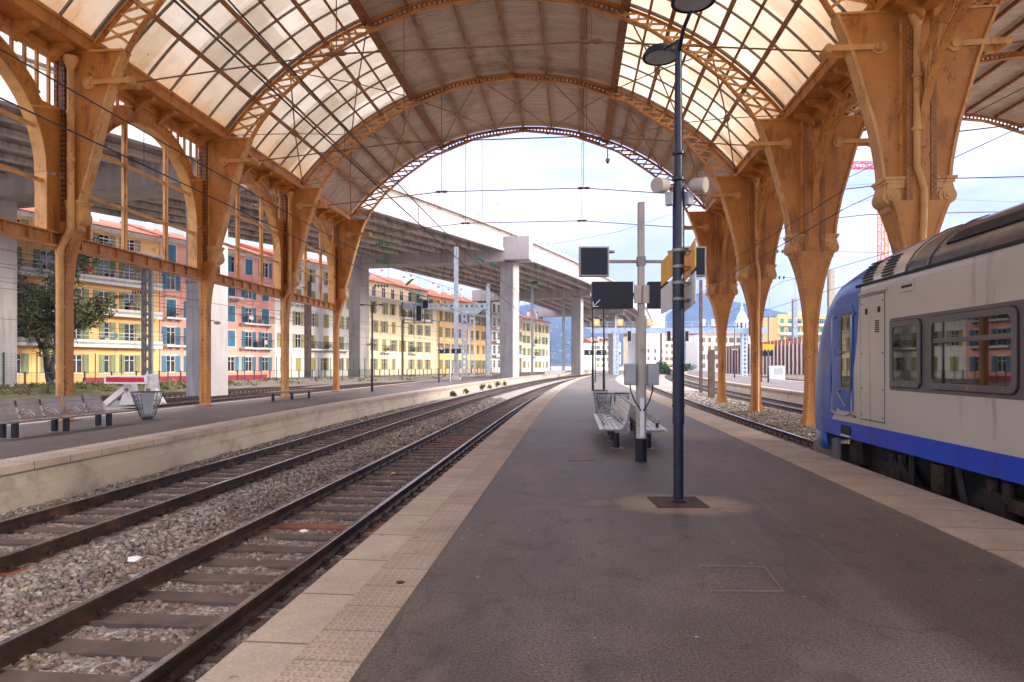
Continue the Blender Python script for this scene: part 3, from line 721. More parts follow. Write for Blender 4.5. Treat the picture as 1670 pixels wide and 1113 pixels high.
def iron_column(X,Y,label,sides=(-1,1),z0=-.8,pipe=None,group=None):
    t=thing('iron_column',label,'column',(X,Y,z0),0,group)
    mb=MB(); lo=-1 in sides; hi=1 in sides; SH=SHR if lo else SHL; BR=BR0 if lo else BRL; cx=0 if lo else -.14
    rings=[]
    for z,hx,hy in SH:
        if z<z0+.05 and rings==[]: z=z0
        elif z<z0: continue
        a=-hx if lo else -min(hx,.13); b=hx if hi else min(hx,.13)
        rings.append([(X+a,Y-hy,z),(X+b,Y-hy,z),(X+b,Y+hy,z),(X+a,Y+hy,z)])
    mb.loft(rings)
    for sx in (-1,1):         # corner angle irons and rivets on the faces
        for sy in (-1,1):
            pts=[]
            for z,hx,hy in SH:
                if z<z0: continue
                hx2=hx if (sx<0 and lo) or (sx>0 and hi) else min(hx,.13)
                pts.append((X+sx*(hx2-.05),Y+sy*(hy+.008),z))
            for p,q in zip(pts,pts[1:]): mb.bar(p,q,.11,.02,(0,1,0))
    o=mb.build('shaft',m_iron,t)
    rv=MB(); z=max(z0,-.4)+.1
    while z<5.9:
        hx=interp(z,[s[0] for s in SH],[s[1] for s in SH]); hy=interp(z,[s[0] for s in SH],[s[2] for s in SH])
        for sx in (-1,1):
            hx2=hx if (sx<0 and lo) or (sx>0 and hi) else min(hx,.13)
            rv.rivet((X+sx*(hx2-.05),Y-hy-.018,z),(0,-1,0),.028); rv.rivet((X+sx*hx2,Y-hy+.05,z),(sx,0,0),.028); rv.rivet((X+sx*hx2,Y+hy-.05,z),(sx,0,0),.028)
        z+=.16
    rv.build('rivet',m_iron_l,o)
    # upper box with corner angles
    HX=.36 if lo else .22; HY=.40 if lo else .20; cb=MB(); cb.bx(X-(.36 if lo else .15),X+HX,Y-HY,Y+HY,6.02,11.1)
    for sx in (-1,1):
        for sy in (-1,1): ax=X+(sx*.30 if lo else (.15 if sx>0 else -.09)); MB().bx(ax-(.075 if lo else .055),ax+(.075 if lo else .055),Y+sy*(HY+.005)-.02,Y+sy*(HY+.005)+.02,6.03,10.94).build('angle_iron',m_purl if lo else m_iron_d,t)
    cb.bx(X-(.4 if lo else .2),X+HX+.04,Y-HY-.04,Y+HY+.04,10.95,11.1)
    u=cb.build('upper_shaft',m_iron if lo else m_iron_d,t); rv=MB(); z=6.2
    while z<10.9:
        for sx in (-1,1): 
            for q in ((.26,.34) if lo else (.10,.19)): rv.rivet((X+sx*q*(1 if lo or sx>0 else .6),Y-HY-.025,z+(.07 if q<.3 else 0)),(0,-1,0),.03)
        z+=.15
    rv.build('rivet',m_iron,u)
    for s in sides:
        b=MB()
        b.prism([(X+s*HX,6.62)]+[(X+s*x,z) for z,x in BR]+[(X+s*HX,11.1)],Y-(.14 if lo else .11),Y+(.14 if lo else .11))
        o=b.build('bracket',m_iron,t)
        f=MB(); A=[(X+s*x,z) for z,x in BR]; Bq=[(X+s*(x-.05),z+.012) for z,x in BR]; Cq=[(X+s*(x+.03),z-.01) for z,x in BR]
        fw=.21 if lo else .165; f.strip(Cq,Bq,Y-fw,Y+fw); f.bx(X+s*(HX-.02),X+s*2.05,Y-.19,Y+.19,11.1,11.16)
        f.bar((X+s*(HX+.03),Y,6.6),(X+s*(HX+.03),Y,11.05),.07,.34 if lo else .27,(0,1,0))
        o2=f.build('flange',m_iron_l,o); rv=MB()
        for (za,xa),(zb_,xb) in zip(BR,BR[1:]):
            n=5
            for k in range(n):
                z=lerp(za,zb_,k/n); x=lerp(xa,xb,k/n)
                for q in (-fw+.05,fw-.05): rv.rivet((X+s*(x+.032),Y+q,z),(s,0,-.35),.02)
                rv.rivet((X+s*(x-.1),Y-(.142 if lo else .112),z),(0,-1,0),.018)
        rv.build('rivet',m_iron,o)
        ks=1 if lo else .58
        c=MB()   # scrolled capital
        c.bx(X+s*HX,X+s*(.86+cx),Y-.36*ks,Y+.36*ks,6.50,6.58); c.bx(X+s*HX,X+s*(.90+cx),Y-.40*ks,Y+.40*ks,6.58,6.66); c.bx(X+s*HX,X+s*(.82+cx),Y-.34*ks,Y+.34*ks,6.36,6.50)
        c.cyl((X+s*(.70+cx),Y-.33*ks,6.16),(X+s*(.70+cx),Y+.33*ks,6.16),.225,18)
        c.cyl((X+s*(.70+cx),Y-.36*ks,6.16),(X+s*(.70+cx),Y+.36*ks,6.16),.13,14); c.cyl((X+s*(.70+cx),Y-.385*ks,6.16),(X+s*(.70+cx),Y+.385*ks,6.16),.06,10)
        c.cyl((X+s*(.62+cx),Y-.27*ks,5.86),(X+s*(.62+cx),Y+.27*ks,5.86),.12,12)
        c.prism([(X+s*(HX-.06),6.5),(X+s*(.84+cx),6.5),(X+s*(.93+cx),6.2),(X+s*(.8+cx),5.98),(X+s*(.70+cx),5.9),(X+s*(HX-.06),5.9)],Y-.29*ks,Y+.29*ks)
        c.build('capital',m_iron_l,t)
        a=MB(); a.cyl((X+s*.95,Y-.20,10.18),(X+s*.95,Y+.20,10.18),.2,16); a.cyl((X+s*.95,Y-.26,10.18),(X+s*.95,Y+.26,10.18),.11,12)
        for q in (-.21,.21):
            a.bar((X+s*.95,Y+q,10.18),(X+s*2.28,Y+q,10.2),.035,.15,(0,0,1))
        a.cyl((X+s*2.25,Y-.24,10.2),(X+s*2.25,Y+.24,10.2),.115,12); a.cyl((X+s*1.5,Y-.23,10.19),(X+s*1.5,Y+.23,10.19),.045,8)
        a.build('tie_arm',m_iron_l,t)
    bs=MB(); zb0=z0
    bs.bx(X-(.36 if lo else .24),X+(.36 if hi else .24),Y-.33,Y+.33,zb0,zb0+.03); 
    bs.build('base_plate',m_rust,t)
    if pipe:
        p=MB(); dx=pipe[0]; yy=Y-.50 if lo else Y-.29
        pts=[(X+dx,yy,10.85),(X+dx,yy,6.9),(X+pipe[1]*.5+dx*.5,yy,6.6),(X+pipe[1],yy,6.3),(X+pipe[1],yy,5.6),(X+pipe[1],Y-.44,5.0),(X+pipe[1],Y-.32,4.4),(X+pipe[1],Y-.29,z0+.3),(X+pipe[1],Y-.42,z0+.02)]
        if len(pipe)>2: pts=[(X+dx,yy,10.85),(X+dx,yy,5.85),(X+dx-.04,yy,5.68),(X+pipe[1]+.07,yy+.02,5.3),(X+pipe[1],yy+.03,5.05),(X+pipe[1],yy+.03,z0+.02)]
        p.tube(pts,.085 if len(pipe)<3 else .105,10)
        for z in (10.6,9.2,7.8): p.cyl((X+dx,yy,z),(X+dx,yy,z+.1),.125,10)
        p.lathe([(.09,0),(.13,.12),(.2,.3),(.21,.42)],(X+dx,yy,10.5),12)
        for z in ((5.0,3.4,1.6) if len(pipe)>2 else (3.6,2.0,.4)): p.cyl((X+pipe[1],(yy+.03 if len(pipe)>2 else Y-.29),z),(X+pipe[1],(yy+.03 if len(pipe)>2 else Y-.29),z+.09),.125 if len(pipe)>2 else .1,10)
        p.build('drainpipe',m_iron_l,t,ang=40)
    return t
for k,Y in enumerate(YC[3:]):
    iron_column(XL,Y,['nearest ochre column of the left row, behind the slatted bench, with a fat drainpipe','ochre column of the left row between the litter bin and the backless bench','ochre column of the left row beside the backless bench','end column of the left row under the foot of the open end arch'][k],(1,),-.004,{0:(.47,.10,1),2:(.44,.09,1)}.get(k),'iron columns of the left row')
    iron_column(XR,Y,['nearest column of the right row, rising behind the train roof','ochre column right beside the blue train nose','ochre column with a drainpipe, second in front of the train nose','farthest ochre column of the right row, by a stump of brown post'][k],(-1,1),-.8,{0:(-.16,.02),2:(-.1,0.)}.get(k),'iron columns of the right row')
# --- arched girders between the right columns
def ell(a,zs,zt,n,t0=0,t1=math.pi): return [(a*math.cos(lerp(t0,t1,k/n)),zs+(zt-zs)*math.sin(lerp(t0,t1,k/n))) for k in range(n+1)]
for k in range(2,6):
    ym=(YC[k]+YC[k+1])/2
    t=thing('arched_girder',['lattice arch between the two nearest right hand columns, overhead at the picture edge','lattice arch from the column above the train roof to the one by the train nose','lattice arch spanning the second and third right hand columns','lattice arch between the two farthest right hand columns'][k-2],'girder',(XR,ym,6.6),0,'lattice arches along the right row')
    i=ell(3.32,7.5,10.35,26); o_=ell(3.32,9.2,10.84,26); 
    c=MB(); cc=lambda P,d:[(y,z+d) for y,z in P]
    Pi=[(ym+y,z) for y,z in i]; Po=[(ym+y,z) for y,z in o_]
    c.strip(Pi,cc(Pi,.07),XR-.10,XR+.10,'x'); c.strip(Po,cc(Po,-.06),XR-.09,XR+.09,'x')
    [c.bar((XR,ym+s*3.32,7.4),(XR,ym+s*3.32,9.3),.2,.06,(0,1,0)) for s in (-1,1)]
    c.build('arch',m_iron,t); l_=MB()
    for q in range(26):
        a,b=Vector((XR,Pi[q][0],Pi[q][1])),Vector((XR,Pi[q+1][0],Pi[q+1][1])); a2,b2=Vector((XR,Po[q][0],Po[q][1])),Vector((XR,Po[q+1][0],Po[q+1][1]))
        if q%2==0:
            b,b2=[Vector((XR,P[q+2][0],P[q+2][1])) for P in (Pi,Po)]
            l_.bar(a+Vector((.03,0,0)),b2+Vector((.03,0,0)),.06,.025,(1,0,0)); l_.bar(a2-Vector((.03,0,0)),b-Vector((.03,0,0)),.06,.025,(1,0,0))
    l_.build('lattice',m_iron_l,t)
# --- arched screens closing the left side
for k in range(2,6):
    ya,yb=YC[k]+.20,YC[k+1]-.20; ym=(ya+yb)/2; hw=(yb-ya)/2; ri=hw-.65; X=XL
    t=thing('arched_screen',['cut off arched window screen at the left picture edge','tall arched screen framing the red tiled roofs, between drainpipe column and litter bin column','arched screen in front of the pink house, with two mullions','narrow looking far arched screen next to the open end of the shed'][k-2],'window screen',(X,ym,5.3),0,'arched screens of the left wall')
    zs,zt=7.35,10.3
    n=28; I=[(ym+y,z) for y,z in ell(ri,zs,zt,n)]; O=[(ym+y,z) for y,z in ell(hw-.02,zs+.15,zt+.5,n)]
    w=MB(); w.strip(I,O,X-.06,X+.06,'x')
    w.bx(X-.06,X+.06,ya,ym-ri,5.66,zs+.0); w.bx(X-.06,X+.06,ym+ri,yb,5.66,zs+.0)
    for s in (-1,1):   # solid spandrel next to the column
        P=[(ym+s*hw,zs+.1)]+[(ym+s*(hw-.02)*math.cos(q),zs+.15+(zt+.35-zs)*math.sin(q)) for q in [x*.62/6 for x in range(7)]]+[(ym+s*hw,zs+.15+(zt+.35-zs)*math.sin(.62))]
        w.prism(P,X-.05,X+.05,'x')
    wb=w.build('arch',m_iron,t)
    f=MB(); I2=[(ym+y,z) for y,z in ell(ri-.03,zs,zt-.03,n)]; f.strip(I2,I,X-.19,X+.19,'x')
    O2=[(ym+y,z) for y,z in ell(hw-.02,zs+.15,zt+.55,n)][6:-6]; f.strip(O[6:-6],O2,X-.12,X+.12,'x')
    for s in (-1,1): f.bx(X-.19,X+.19,ym+s*ri-(.015),ym+s*ri+.015,5.66,zs)
    for s in (-1,1):
        a=.62; f.bar((X+.065,ym+s*ri*math.cos(a),zs+(zt-zs)*math.sin(a)),(X+.065,ym+s*hw,zs+.15+(zt+.35-zs)*math.sin(.62)),.06,.04,(1,0,0))
    rv=f
    for q in range(n):
        for e in (.25,.75):
            y,z=lerp(I[q][0],I[q+1][0],e),lerp(I[q][1],I[q+1][1],e); vx=Vector((y-ym,z-zs)).normalized()
            rv.rivet((X+.062,y+vx.x*.1,z+vx.y*.1),(1,0,0),.022); rv.rivet((X+.15,y-vx.x*.0,z-vx.y*.03),(0,-vx.x,-vx.y),.02)
    z=5.8
    while z<zs:
        for s in (-1,1): rv.rivet((X+.062,ym+s*(ri+.1),z),(1,0,0),.022); rv.rivet((X+.062,ym+s*(ri+.3),z),(1,0,0),.022)
        z+=.16
    f.build('flange',m_iron_l,t)
    for s in (-1,1):
        y=ym+s*1.12; zz=zs+(zt-zs)*math.sqrt(max(0,1-(1.12/ri)**2)); mb=MB(); mb.bx(X-.05,X+.05,y-.07,y+.07,5.66,zz+.02); mb.bx(X+.05,X+.12,y-.025,y+.025,5.66,zz+.02); mb.build('mullion',m_iron_l,t)
    for z in (7.08,8.58):
        hy=ri*math.sqrt(max(0,1-((max(z,zs)-zs)/(zt-zs))**2)); mb=MB(); mb.bx(X-.03,X+.09,ym-hy,ym+hy,z-.045,z+.045); mb.build('transom',m_iron_l,t)
    b=MB(); b.bx(X-.04,X+.04,ya,yb,5.27,5.66); b.bx(X-.16,X+.16,ya,yb,5.62,5.665); b.bx(X-.16,X+.16,ya,yb,5.24,5.285); 
    for q in range(9): b.bx(X+.04,X+.12,lerp(ya,yb,(q+.5)/9)-.02,lerp(ya,yb,(q+.5)/9)+.02,5.285,5.62)
    b.build('cross_beam',m_iron,t)
    q=ya+.42
    while q<yb:
        d=abs(q-ym)
        z=zs+.15+(zt+.4-zs)*math.sqrt(max(0,1-(d/(hw-.02))**2)) if d<hw-.05 else 9.2
        if z<10.75: MB().bx(X-.04,X+.04,q-.035,q+.035,z,10.87).build('frieze_bar',m_iron,t)
        q+=.42
# ---------------------------------------------------------------- elevated road
VP_=[(-48.5,-8),(-20.8,47.6),(-11.9,65.8),(-3.1,84.5),(6.6,106),(11.2,115.7),(24.8,149.5),(43.4,209),(66,300)]
def vpath():
    D=np.linspace(-8,300,155); X=np.interp(D,[p[1] for p in VP_],[p[0] for p in VP_])
    k=9; Xp=np.pad(X,k//2,mode='reflect',reflect_type='odd'); X=np.convolve(Xp,np.ones(k)/k,'valid')
    P=[CW(x,d) for x,d in zip(X,D)]; out=[]
    for i,p in enumerate(P):
        t=(P[min(i+1,len(P)-1)]-P[max(i-1,0)]).normalized(); out.append((p,Vector((-t.y,t.x,0)),float(np.clip((D[i]-91.6)*.03,-2.4,0)),float(D[i])))
    return out
VPT=vpath()
def vsweep(sec,mat,name,par,i0=0,i1=None,step=1):     # sec: (offset to the left of the right edge, z)
    rings=[]
    idx=list(range(i0,(i1 or len(VPT)),step))
    for i in idx:
        p,n,dz,_=VPT[i]; rings.append([(p.x+n.x*o,p.y+n.y*o,z+dz) for o,z in sec])
    return MB().loft(rings).build(name,mat,par)
def vat(d): return min(VPT,key=lambda q:abs(q[3]-d))
vd=thing('viaduct','long elevated concrete road on tall piers sweeping from upper left to the centre','viaduct',CW(-23.05,48.7,0))
vsweep([(0,20.4),(0,20.05),(24,20.05),(24,20.4)],m_concd,'deck',vd)
vsweep([(-.35,20.25),(-.35,20.72),(.1,20.9),(.1,20.25)],m_conc,'cornice',vd)
vsweep([(24.35,20.25),(24.35,20.72),(23.9,20.9),(23.9,20.25)],m_conc,'cornice',vd)
for k in range(9):
    o=.25+k*2.9
    sec=[(o-.18,17.62),(o+.42,17.62),(o+.42,17.95),(o+.27,18.15),(o+.27,19.7),(o+.42,20.04),(o-.18,20.04),(o-.05,19.7),(o-.05,18.15),(o-.18,17.95)]
    vsweep(sec,m_white_c if k==0 else m_concd,'girder',vd)
gr=MB(); last=None
for i in range(0,len(VPT)):
    p,n,dz,d=VPT[i]; b=p+n*.0; b.z=20.8+dz; gr.bar(b,b+Vector((0,0,.62)),.09,.09)
    if last is not None:
        for h in (.3,.6): gr.bar(last+Vector((0,0,h)),b+Vector((0,0,h)),.05,.07)
    last=b
gr.build('guard_rail',m_galv,vd)
PIERS=[((-23.05,48.7),(-41.4,51.6),-.5),((-.35,91.6),(-22.4,94.2),-.02),((14,138),21.5,-.02),((29,186),22,-.6),((47,240),22,-.6)]
for (X,d),wl,z0 in PIERS:
    p,n,dz,_=vat(d); a=math.atan2(n.y,n.x)
    LL_=CW(*wl) if isinstance(wl,tuple) else CW(X,d)+n*wl
    for c,zz in ((CW(X,d),z0),(LL_,-.5)):
        m=MB(); hw=1.06
        pts=[(-hw,-hw),(hw,-hw),(hw,hw),(-hw,hw)]; ca,sa=math.cos(a),math.sin(a)
        e=.09; pts=[(-hw+e,-hw),(hw-e,-hw),(hw,-hw+e),(hw,hw-e),(hw-e,hw),(-hw+e,hw),(-hw,hw-e),(-hw,-hw+e)]
        m.loft([[(c.x+x*ca-y*sa,c.y+x*sa+y*ca,z) for x,y in pts] for z in (zz-.3,16.2+dz)])
        for z in (3.2,7.4,11.6): 
            g=1.005; m.loft([[(c.x+(x*ca-y*sa)*g,c.y+(x*sa+y*ca)*g,z2) for x,y in pts] for z2 in (z,z+.03)])
        m.build('pier',m_conc,vd)
    c0=CW(X,d)-n*3.3; c1=LL_+n*2.6; m=MB()
    u=(c1-c0).normalized(); w=Vector((-u.y,u.x,0))*1.75
    for A,B,z0_,z1_ in ((c0,c0+u*3.6,16.35,19.5),(c0+u*3.6,c1,16.15,18.6)):
        m.hexa([(*(A-w).xy,z0_+dz),(*(B-w).xy,z0_+dz-(.0 if A is c0 else 0)),(*(B+w).xy,z0_+dz),(*(A+w).xy,z0_+dz),(*(A-w).xy,z1_+dz),(*(B-w).xy,z1_+dz),(*(B+w).xy,z1_+dz),(*(A+w).xy,z1_+dz)])
    m.build('cap_beam',m_conc,vd)
def street_lamp_small(pos,h,label,rz):
    t=thing('street_lamp',label,'street lamp',pos,rz)
    MB().tube([(0,0,0),(0,0,h)],[.07,.045],8).build('pole',m_galv,t,local=True)
    MB().tube([(0,0,h-.05),(.5,0,h+.12),(1.0,0,h+.15)],.035,6).build('arm',m_galv,t,local=True); MB().box((1.25,0,h+.12),(.6,.22,.12)).build('lamp_head',m_greybox,t,local=True,bevel=.02)
p,n,dz,_=vat(87); q=p+n*.7; street_lamp_small((q.x,q.y,20.4+dz),3.0,'small street lamp on the viaduct edge above the first big pier',.3)
p,n,dz,_=vat(140); q=p+n*12; street_lamp_small((q.x,q.y,20.4),5.2,'street lamp on the viaduct road farther back',2.9)
# ---------------------------------------------------------------- houses
def plaster(name,c,da=.25): return MAT(name,c,.9,0,.07,.25,14,.15,.02,dirt=tuple(x*.62 for x in c),damt=da,ds=.5,streak=True)
m_py=plaster('yellow_plaster',(.88,.52,.21)); m_pp=plaster('pink_plaster',(.90,.44,.35)); m_pw=plaster('white_plaster',(.78,.76,.71)); m_pc=plaster('cream_plaster',(.90,.74,.50)); m_po=plaster('orange_plaster',(.84,.54,.24)); m_pg=plaster('pale_grey_plaster',(.62,.62,.62))
m_shg=MAT('sage_green_shutter',(.23,.27,.15),.7,0,.15,1,20,.1); m_shb=MAT('blue_shutter',(.06,.20,.33),.7,0,.15,1,20,.1); m_shy=MAT('mustard_shutter',(.38,.31,.12),.7,0,.15,1,20,.1); m_sho=MAT('olive_shutter',(.26,.21,.09),.7,0,.15,1,20,.1); m_shgr=MAT('green_blind',(.03,.32,.22),.7,0,.15,1,20,.1)
m_awn=MAT('green_awning',(.03,.2,.13),.8,0,.15,1,20,.1)
WP={}
def win_proto(w,h,sh):
    k=(w,h,sh.name if sh else None)
    if k in WP: return WP[k]
    m=MB(); y=.10; f=.07
    m.bx(-w/2,w/2,y,y+.06,0,f); m.bx(-w/2,w/2,y,y+.06,h-f,h); m.bx(-w/2,-w/2+f,y,y+.06,f,h-f); m.bx(w/2-f,w/2,y,y+.06,f,h-f); m.bx(-.04,.04,y-.005,y+.055,f,h-f); m.bx(-w/2+f,w/2-f,y-.003,y+.05,h*.68,h*.68+.05)
    m.bx(-w/2-.06,w/2+.06,-.07,.02,-.09,-.005)
    m.bx(-w/2+f,w/2-f,y+.02,y+.03,f,h-f,1)
    if sh is m_shb:
        for a in ((-w/2-.16,-w/2-.0,-.0,h+.16),(w/2,w/2+.16,-.0,h+.16),(-w/2,w/2,h,h+.16)): m.bx(a[0],a[1],-.018,.01,a[2],a[3])
    r=m.build('window',[m_white,m_glass],None,local=True); s=None
    if sh:
        sw=w/2; q=MB(); q.bx(0,sw-.02,-.045,0,.0,h); 
        for z in range(int(h/.16)): q.bx(.07,sw-.09,-.06,-.045,.08+z*.16,.17+z*.16)
        s=q.build('shutter',sh,None,local=True)
    WP[k]=(r,s); return WP[k]
def balcony(par,u0,u1,z,dep,rail,rng,solid=False,plants=True):
    m=MB(); m.bx(u0,u1,-dep,-.003,z-.22,z); 
    for u in (u0+.25,(u0+u1)/2,u1-.25): m.prism([(-.003,z-.22),(-dep*.7,z-.22),(-.003,z-.6)],u-.08,u+.08,'x') if not solid else None
    if solid: m.bx(u0,u1,-dep,-dep+.1,z-.52,z+.25)
    b=m.build('balcony',m_white,par,local=True); r=MB(); z1=z+(.25 if solid else 0)
    r.bx(u0,u1,-dep+.01,-dep+.05,z+.98,z+1.03); 
    if solid: r.bx(u0,u1,-dep+.01,-dep+.04,z+.62,z+.66)
    n=max(2,int((u1-u0)/(.14 if not solid else 1.4)))
    for i in range(n+1): 
        u=lerp(u0+.03,u1-.03,i/n); r.bx(u-.012,u+.012,-dep+.02,-dep+.045,z1,z+.98)
    for u in (u0+.02,u1-.02): r.bx(u-.02,u+.02,-dep+.02,-.01,z+.98,z+1.03)
    r.build('railing',rail,b,local=True)
    if plants and u1-u0>4:
        for _ in range(int((u1-u0)/5)):
            l_=MB(); u=rng.uniform(u0+.5,u1-1.2); w_=rng.uniform(.4,1.0); l_.bx(u,u+w_,-dep-.012,-dep+.002,z+rng.uniform(.35,.55),z+1.0); l_.build('hung_cloth',rng.choice((m_white,m_shb,m_red,m_yellow,m_dark)),b,local=True)
            d_=MB(); u=rng.uniform(u0+.5,u1-1.2); d_.bx(u,u+.5,-.6,-.25,z,z+rng.uniform(.5,1.1)); d_.build('balcony_box',rng.choice((m_greybox,m_mastb,m_shb)),b,local=True)
    if plants and rng.random()<.6:
        p=MB(); u=rng.uniform(u0+.4,u1-.4)
        for _ in range(90):
            a=Vector((u+rng.gauss(0,.35),-dep*.7+rng.gauss(0,.1),z+.25+abs(rng.gauss(0,.3)))); d=Vector((rng.gauss(0,1),rng.gauss(0,1),rng.gauss(0,1))).normalized()*.12; e=d.orthogonal().normalized()*.06
            p.add([a-d,a+e,a+d,a-e],[(0,1,2,3)])
        p.build('potted_plants',m_leafd,b,local=True)
def house(name,label,P0,rz,W,H,wall,sh,floors,cols,ww=1.15,closed=.25,balc=None,roof='tile',depth=11,seed=1,cornice=True,rail=None,setback=None,band=None,group=None,pale=None):
    rng=random.Random(seed); t=thing(name,label,'house',P0,rz,group); w=MB()
    U=sorted({0.,W}|{c+s*ww/2 for c in cols for s in (-1,1)}); Z=sorted({-.5,H}|{z for f in floors for z in f})
    ops={(round(c-ww/2,4),round(f[0],4)) for c in cols for f in floors}
    for i in range(len(U)-1):
        for j in range(len(Z)-1):
            u0,u1,z0,z1=U[i],U[i+1],Z[j],Z[j+1]
            if (round(u0,4),round(z0,4)) in ops:
                w.add([(u0,0,z0),(u0,.2,z0),(u0,.2,z1),(u0,0,z1)],[(0,1,2,3)]); w.add([(u1,0,z0),(u1,0,z1),(u1,.2,z1),(u1,.2,z0)],[(0,1,2,3)])
                w.add([(u0,0,z0),(u1,0,z0),(u1,.2,z0),(u0,.2,z0)],[(0,1,2,3)]); w.add([(u0,0,z1),(u0,.2,z1),(u1,.2,z1),(u1,0,z1)],[(0,1,2,3)])
                w.add([(u0,.2,z0),(u1,.2,z0),(u1,.2,z1),(u0,.2,z1)],[(0,1,2,3)])
            else: w.add([(u0,0,z0),(u1,0,z0),(u1,0,z1),(u0,0,z1)],[(0,1,2,3)])
    w.add([(0,0,-.5),(0,depth,-.5),(0,depth,H),(0,0,H)],[(0,3,2,1)]); w.add([(W,0,-.5),(W,depth,-.5),(W,depth,H),(W,0,H)],[(0,1,2,3)])
    w.add([(0,depth,-.5),(W,depth,-.5),(W,depth,H),(0,depth,H)],[(1,0,3,2)]); w.add([(0,0,H),(W,0,H),(W,depth,H),(0,depth,H)],[(0,1,2,3)])
    w.build('wall',wall,t,local=True)
    for fi,f in enumerate(floors):
        h=f[1]-f[0]
        for ci,c in enumerate(cols):
            rp,sp=win_proto(ww,h,sh); o=rp.copy(); COL.objects.link(o); o.parent=t; o.location=(c,0,f[0]+.002)
            if sp:
                cl=rng.random()<closed; half=rng.random()<.16; hs=rng.choice((-1,1))
                for s in (-1,1):
                    q=sp.copy(); COL.objects.link(q); q.parent=o
                    if cl or (half and s==hs): q.location=(-ww/2+.01 if s<0 else .01,-.012,.0)
                    else: q.location=(-ww-.03 if s<0 else ww/2+.03,-.012,.0)
    if band:
        for z in band: MB().bx(-.01,W+.01,-.06,.01,z-.09,z+.09).build('string_course',pale or wall,t,local=True)
    if cornice:
        c=MB(); c.bx(-.05,W+.05,-.35,.06,H-.18,H+.04); c.bx(-.05,W+.05,-.18,.04,H-.38,H-.18)
        for q in range(int(W/.55)): c.bx(q*.55+.1,q*.55+.24,-.32,-.0,H-.30,H-.182)
        c.build('cornice',m_white,t,local=True)
    H2=H; y0=-.45
    if setback:
        sb=MB(); sb.bx(.05,W-.05,2.2,depth-.2,H+.01,H+setback); o=sb.build('attic_storey',wall,t,local=True)
        for c in cols:
            rp,sp=win_proto(ww,1.9,sh); q=rp.copy(); COL.objects.link(q); q.parent=o; q.location=(c,2.05,H+.25)
        r=MB(); r.bx(.05,W-.05,.1,.14,H+1,H+1.05); n=int(W/.22)
        for i in range(n+1): u=lerp(.1,W-.1,i/n); r.bx(u-.012,u+.012,.11,.135,H+.04,H+1)
        r.build('terrace_railing',m_dark,t,local=True)
        for q in range(2):
            u=rng.uniform(1.5,W-4); a=MB(); a.prism([(2.19,H+2.3),(.7,H+1.75),(.7,H+1.6),(2.19,H+2.2)],u,u+2.6,'x'); a.bx(u,u+2.6,.15,.18,H+.05,H+.95); a.build('awning',m_awn,t,local=True)
        H2=H+setback; y0=1.8
    if roof=='tile':
        r=MB(); r.prism([(y0,H2+.02),(y0,H2+.12),(depth/2+1,H2+2.3),(depth+.4,H2+.12),(depth+.4,H2+.02)],-.15,W+.15,'x')
        o=r.build('roof',m_tile,t,local=True)
        for q in range(max(2,int(W/5))):
            u=rng.uniform(.8,W-1.2); y=rng.uniform(1.5,4.5)+max(0,y0); c=MB(); zb_=H2+.1+(y-y0)*2.2/(depth/2+1-y0)-.2; hh=rng.uniform(1.1,1.9); c.bx(u,u+rng.uniform(.7,1.3),y,y+.6,zb_,zb_+hh)
            for z in range(3): c.cyl((u+.15+z*.25,y+.3,zb_+hh-.01),(u+.15+z*.25,y+.3,zb_+hh+.4),.1,8,1)
            c.build('chimney',[m_pw,m_tile],o,local=True)
        for q in range(2):
            u=rng.uniform(1,W-1); a=MB(); z=H2+1.6; a.cyl((u,depth/2,z),(u,depth/2,z+2.6),.025,5)
            for k in range(5): a.bar((u-.35,depth/2,z+1.9+k*.13),(u+.35,depth/2,z+1.9+k*.13),.02,.02)
            a.build('aerial',m_galv,o,local=True)
    else:
        MB().bx(-.1,W+.1,-.1,.15,H,H+.5).build('parapet',wall,t,local=True)
        MB().bx(W*.3,W*.55,3,6,H+.01,H+1.7).build('roof_hut',m_pg,t,local=True)
    for b in (balc or []): balcony(t,*b[:3],b[3] if len(b)>3 else .95,rail or m_dark,rng,solid=(len(b)>4 and b[4]))
    return t
FR=math.atan2(C_*.907+S_*.42,C_*.42-S_*.907)
def FA(t): return CW(-45+.42*t,60+.907*t,-.02)
def fl(n,h=3.18,z=.95,hh=1.85): return [(z,z+hh)]+[(z+h*k-.0,z+h*k+hh+.15) for k in range(1,n)]
def cols(W,s=2.8,o=1.5): return [o+s*k for k in range(int((W-o-.9)/s)+1)]
W=21.2; house('apartment_house','yellow apartment house with green shutters and long white balconies at the left','' or FA(-8),FR,W,15.9,m_py,m_shg,fl(5,3.22,.95)[:-1]+[(13.75,15.2)],cols(W,2.75,1.3),1.15,.3,[(.2,W-.3,z,1.0,True) for z in (4.05,7.3,10.5,13.6)],seed=3,rail=m_white,band=[3.6])
W=16.9; house('apartment_house','salmon pink apartment house with bright blue shutters','' or FA(13.3),FR,W,16.1,m_pp,m_shb,fl(5,3.12,.95),cols(W,2.8,1.4),1.15,.35,[(u-1.2,u+1.2,z) for u,z in ((1.4,4.0),(1.4,7.15),(4.2,4.0),(7,7.15),(9.8,10.3))]+[(11.1,16.2,4.0),(11.1,16.2,7.15),(5.6,8.4,10.3)],seed=5,band=[3.5,6.7,9.8,12.9],pale=m_pp)
W=20.4; house('apartment_house','white apartment house with mustard shutters between the pink house and a viaduct pier','' or FA(30.3),FR,W,16.6,m_pw,m_shy,fl(5,3.2,.95),cols(W,2.9,1.6),1.1,.4,[(5.9,14.8,4.1),(3,5.5,10.5)],seed=8,band=[3.5])
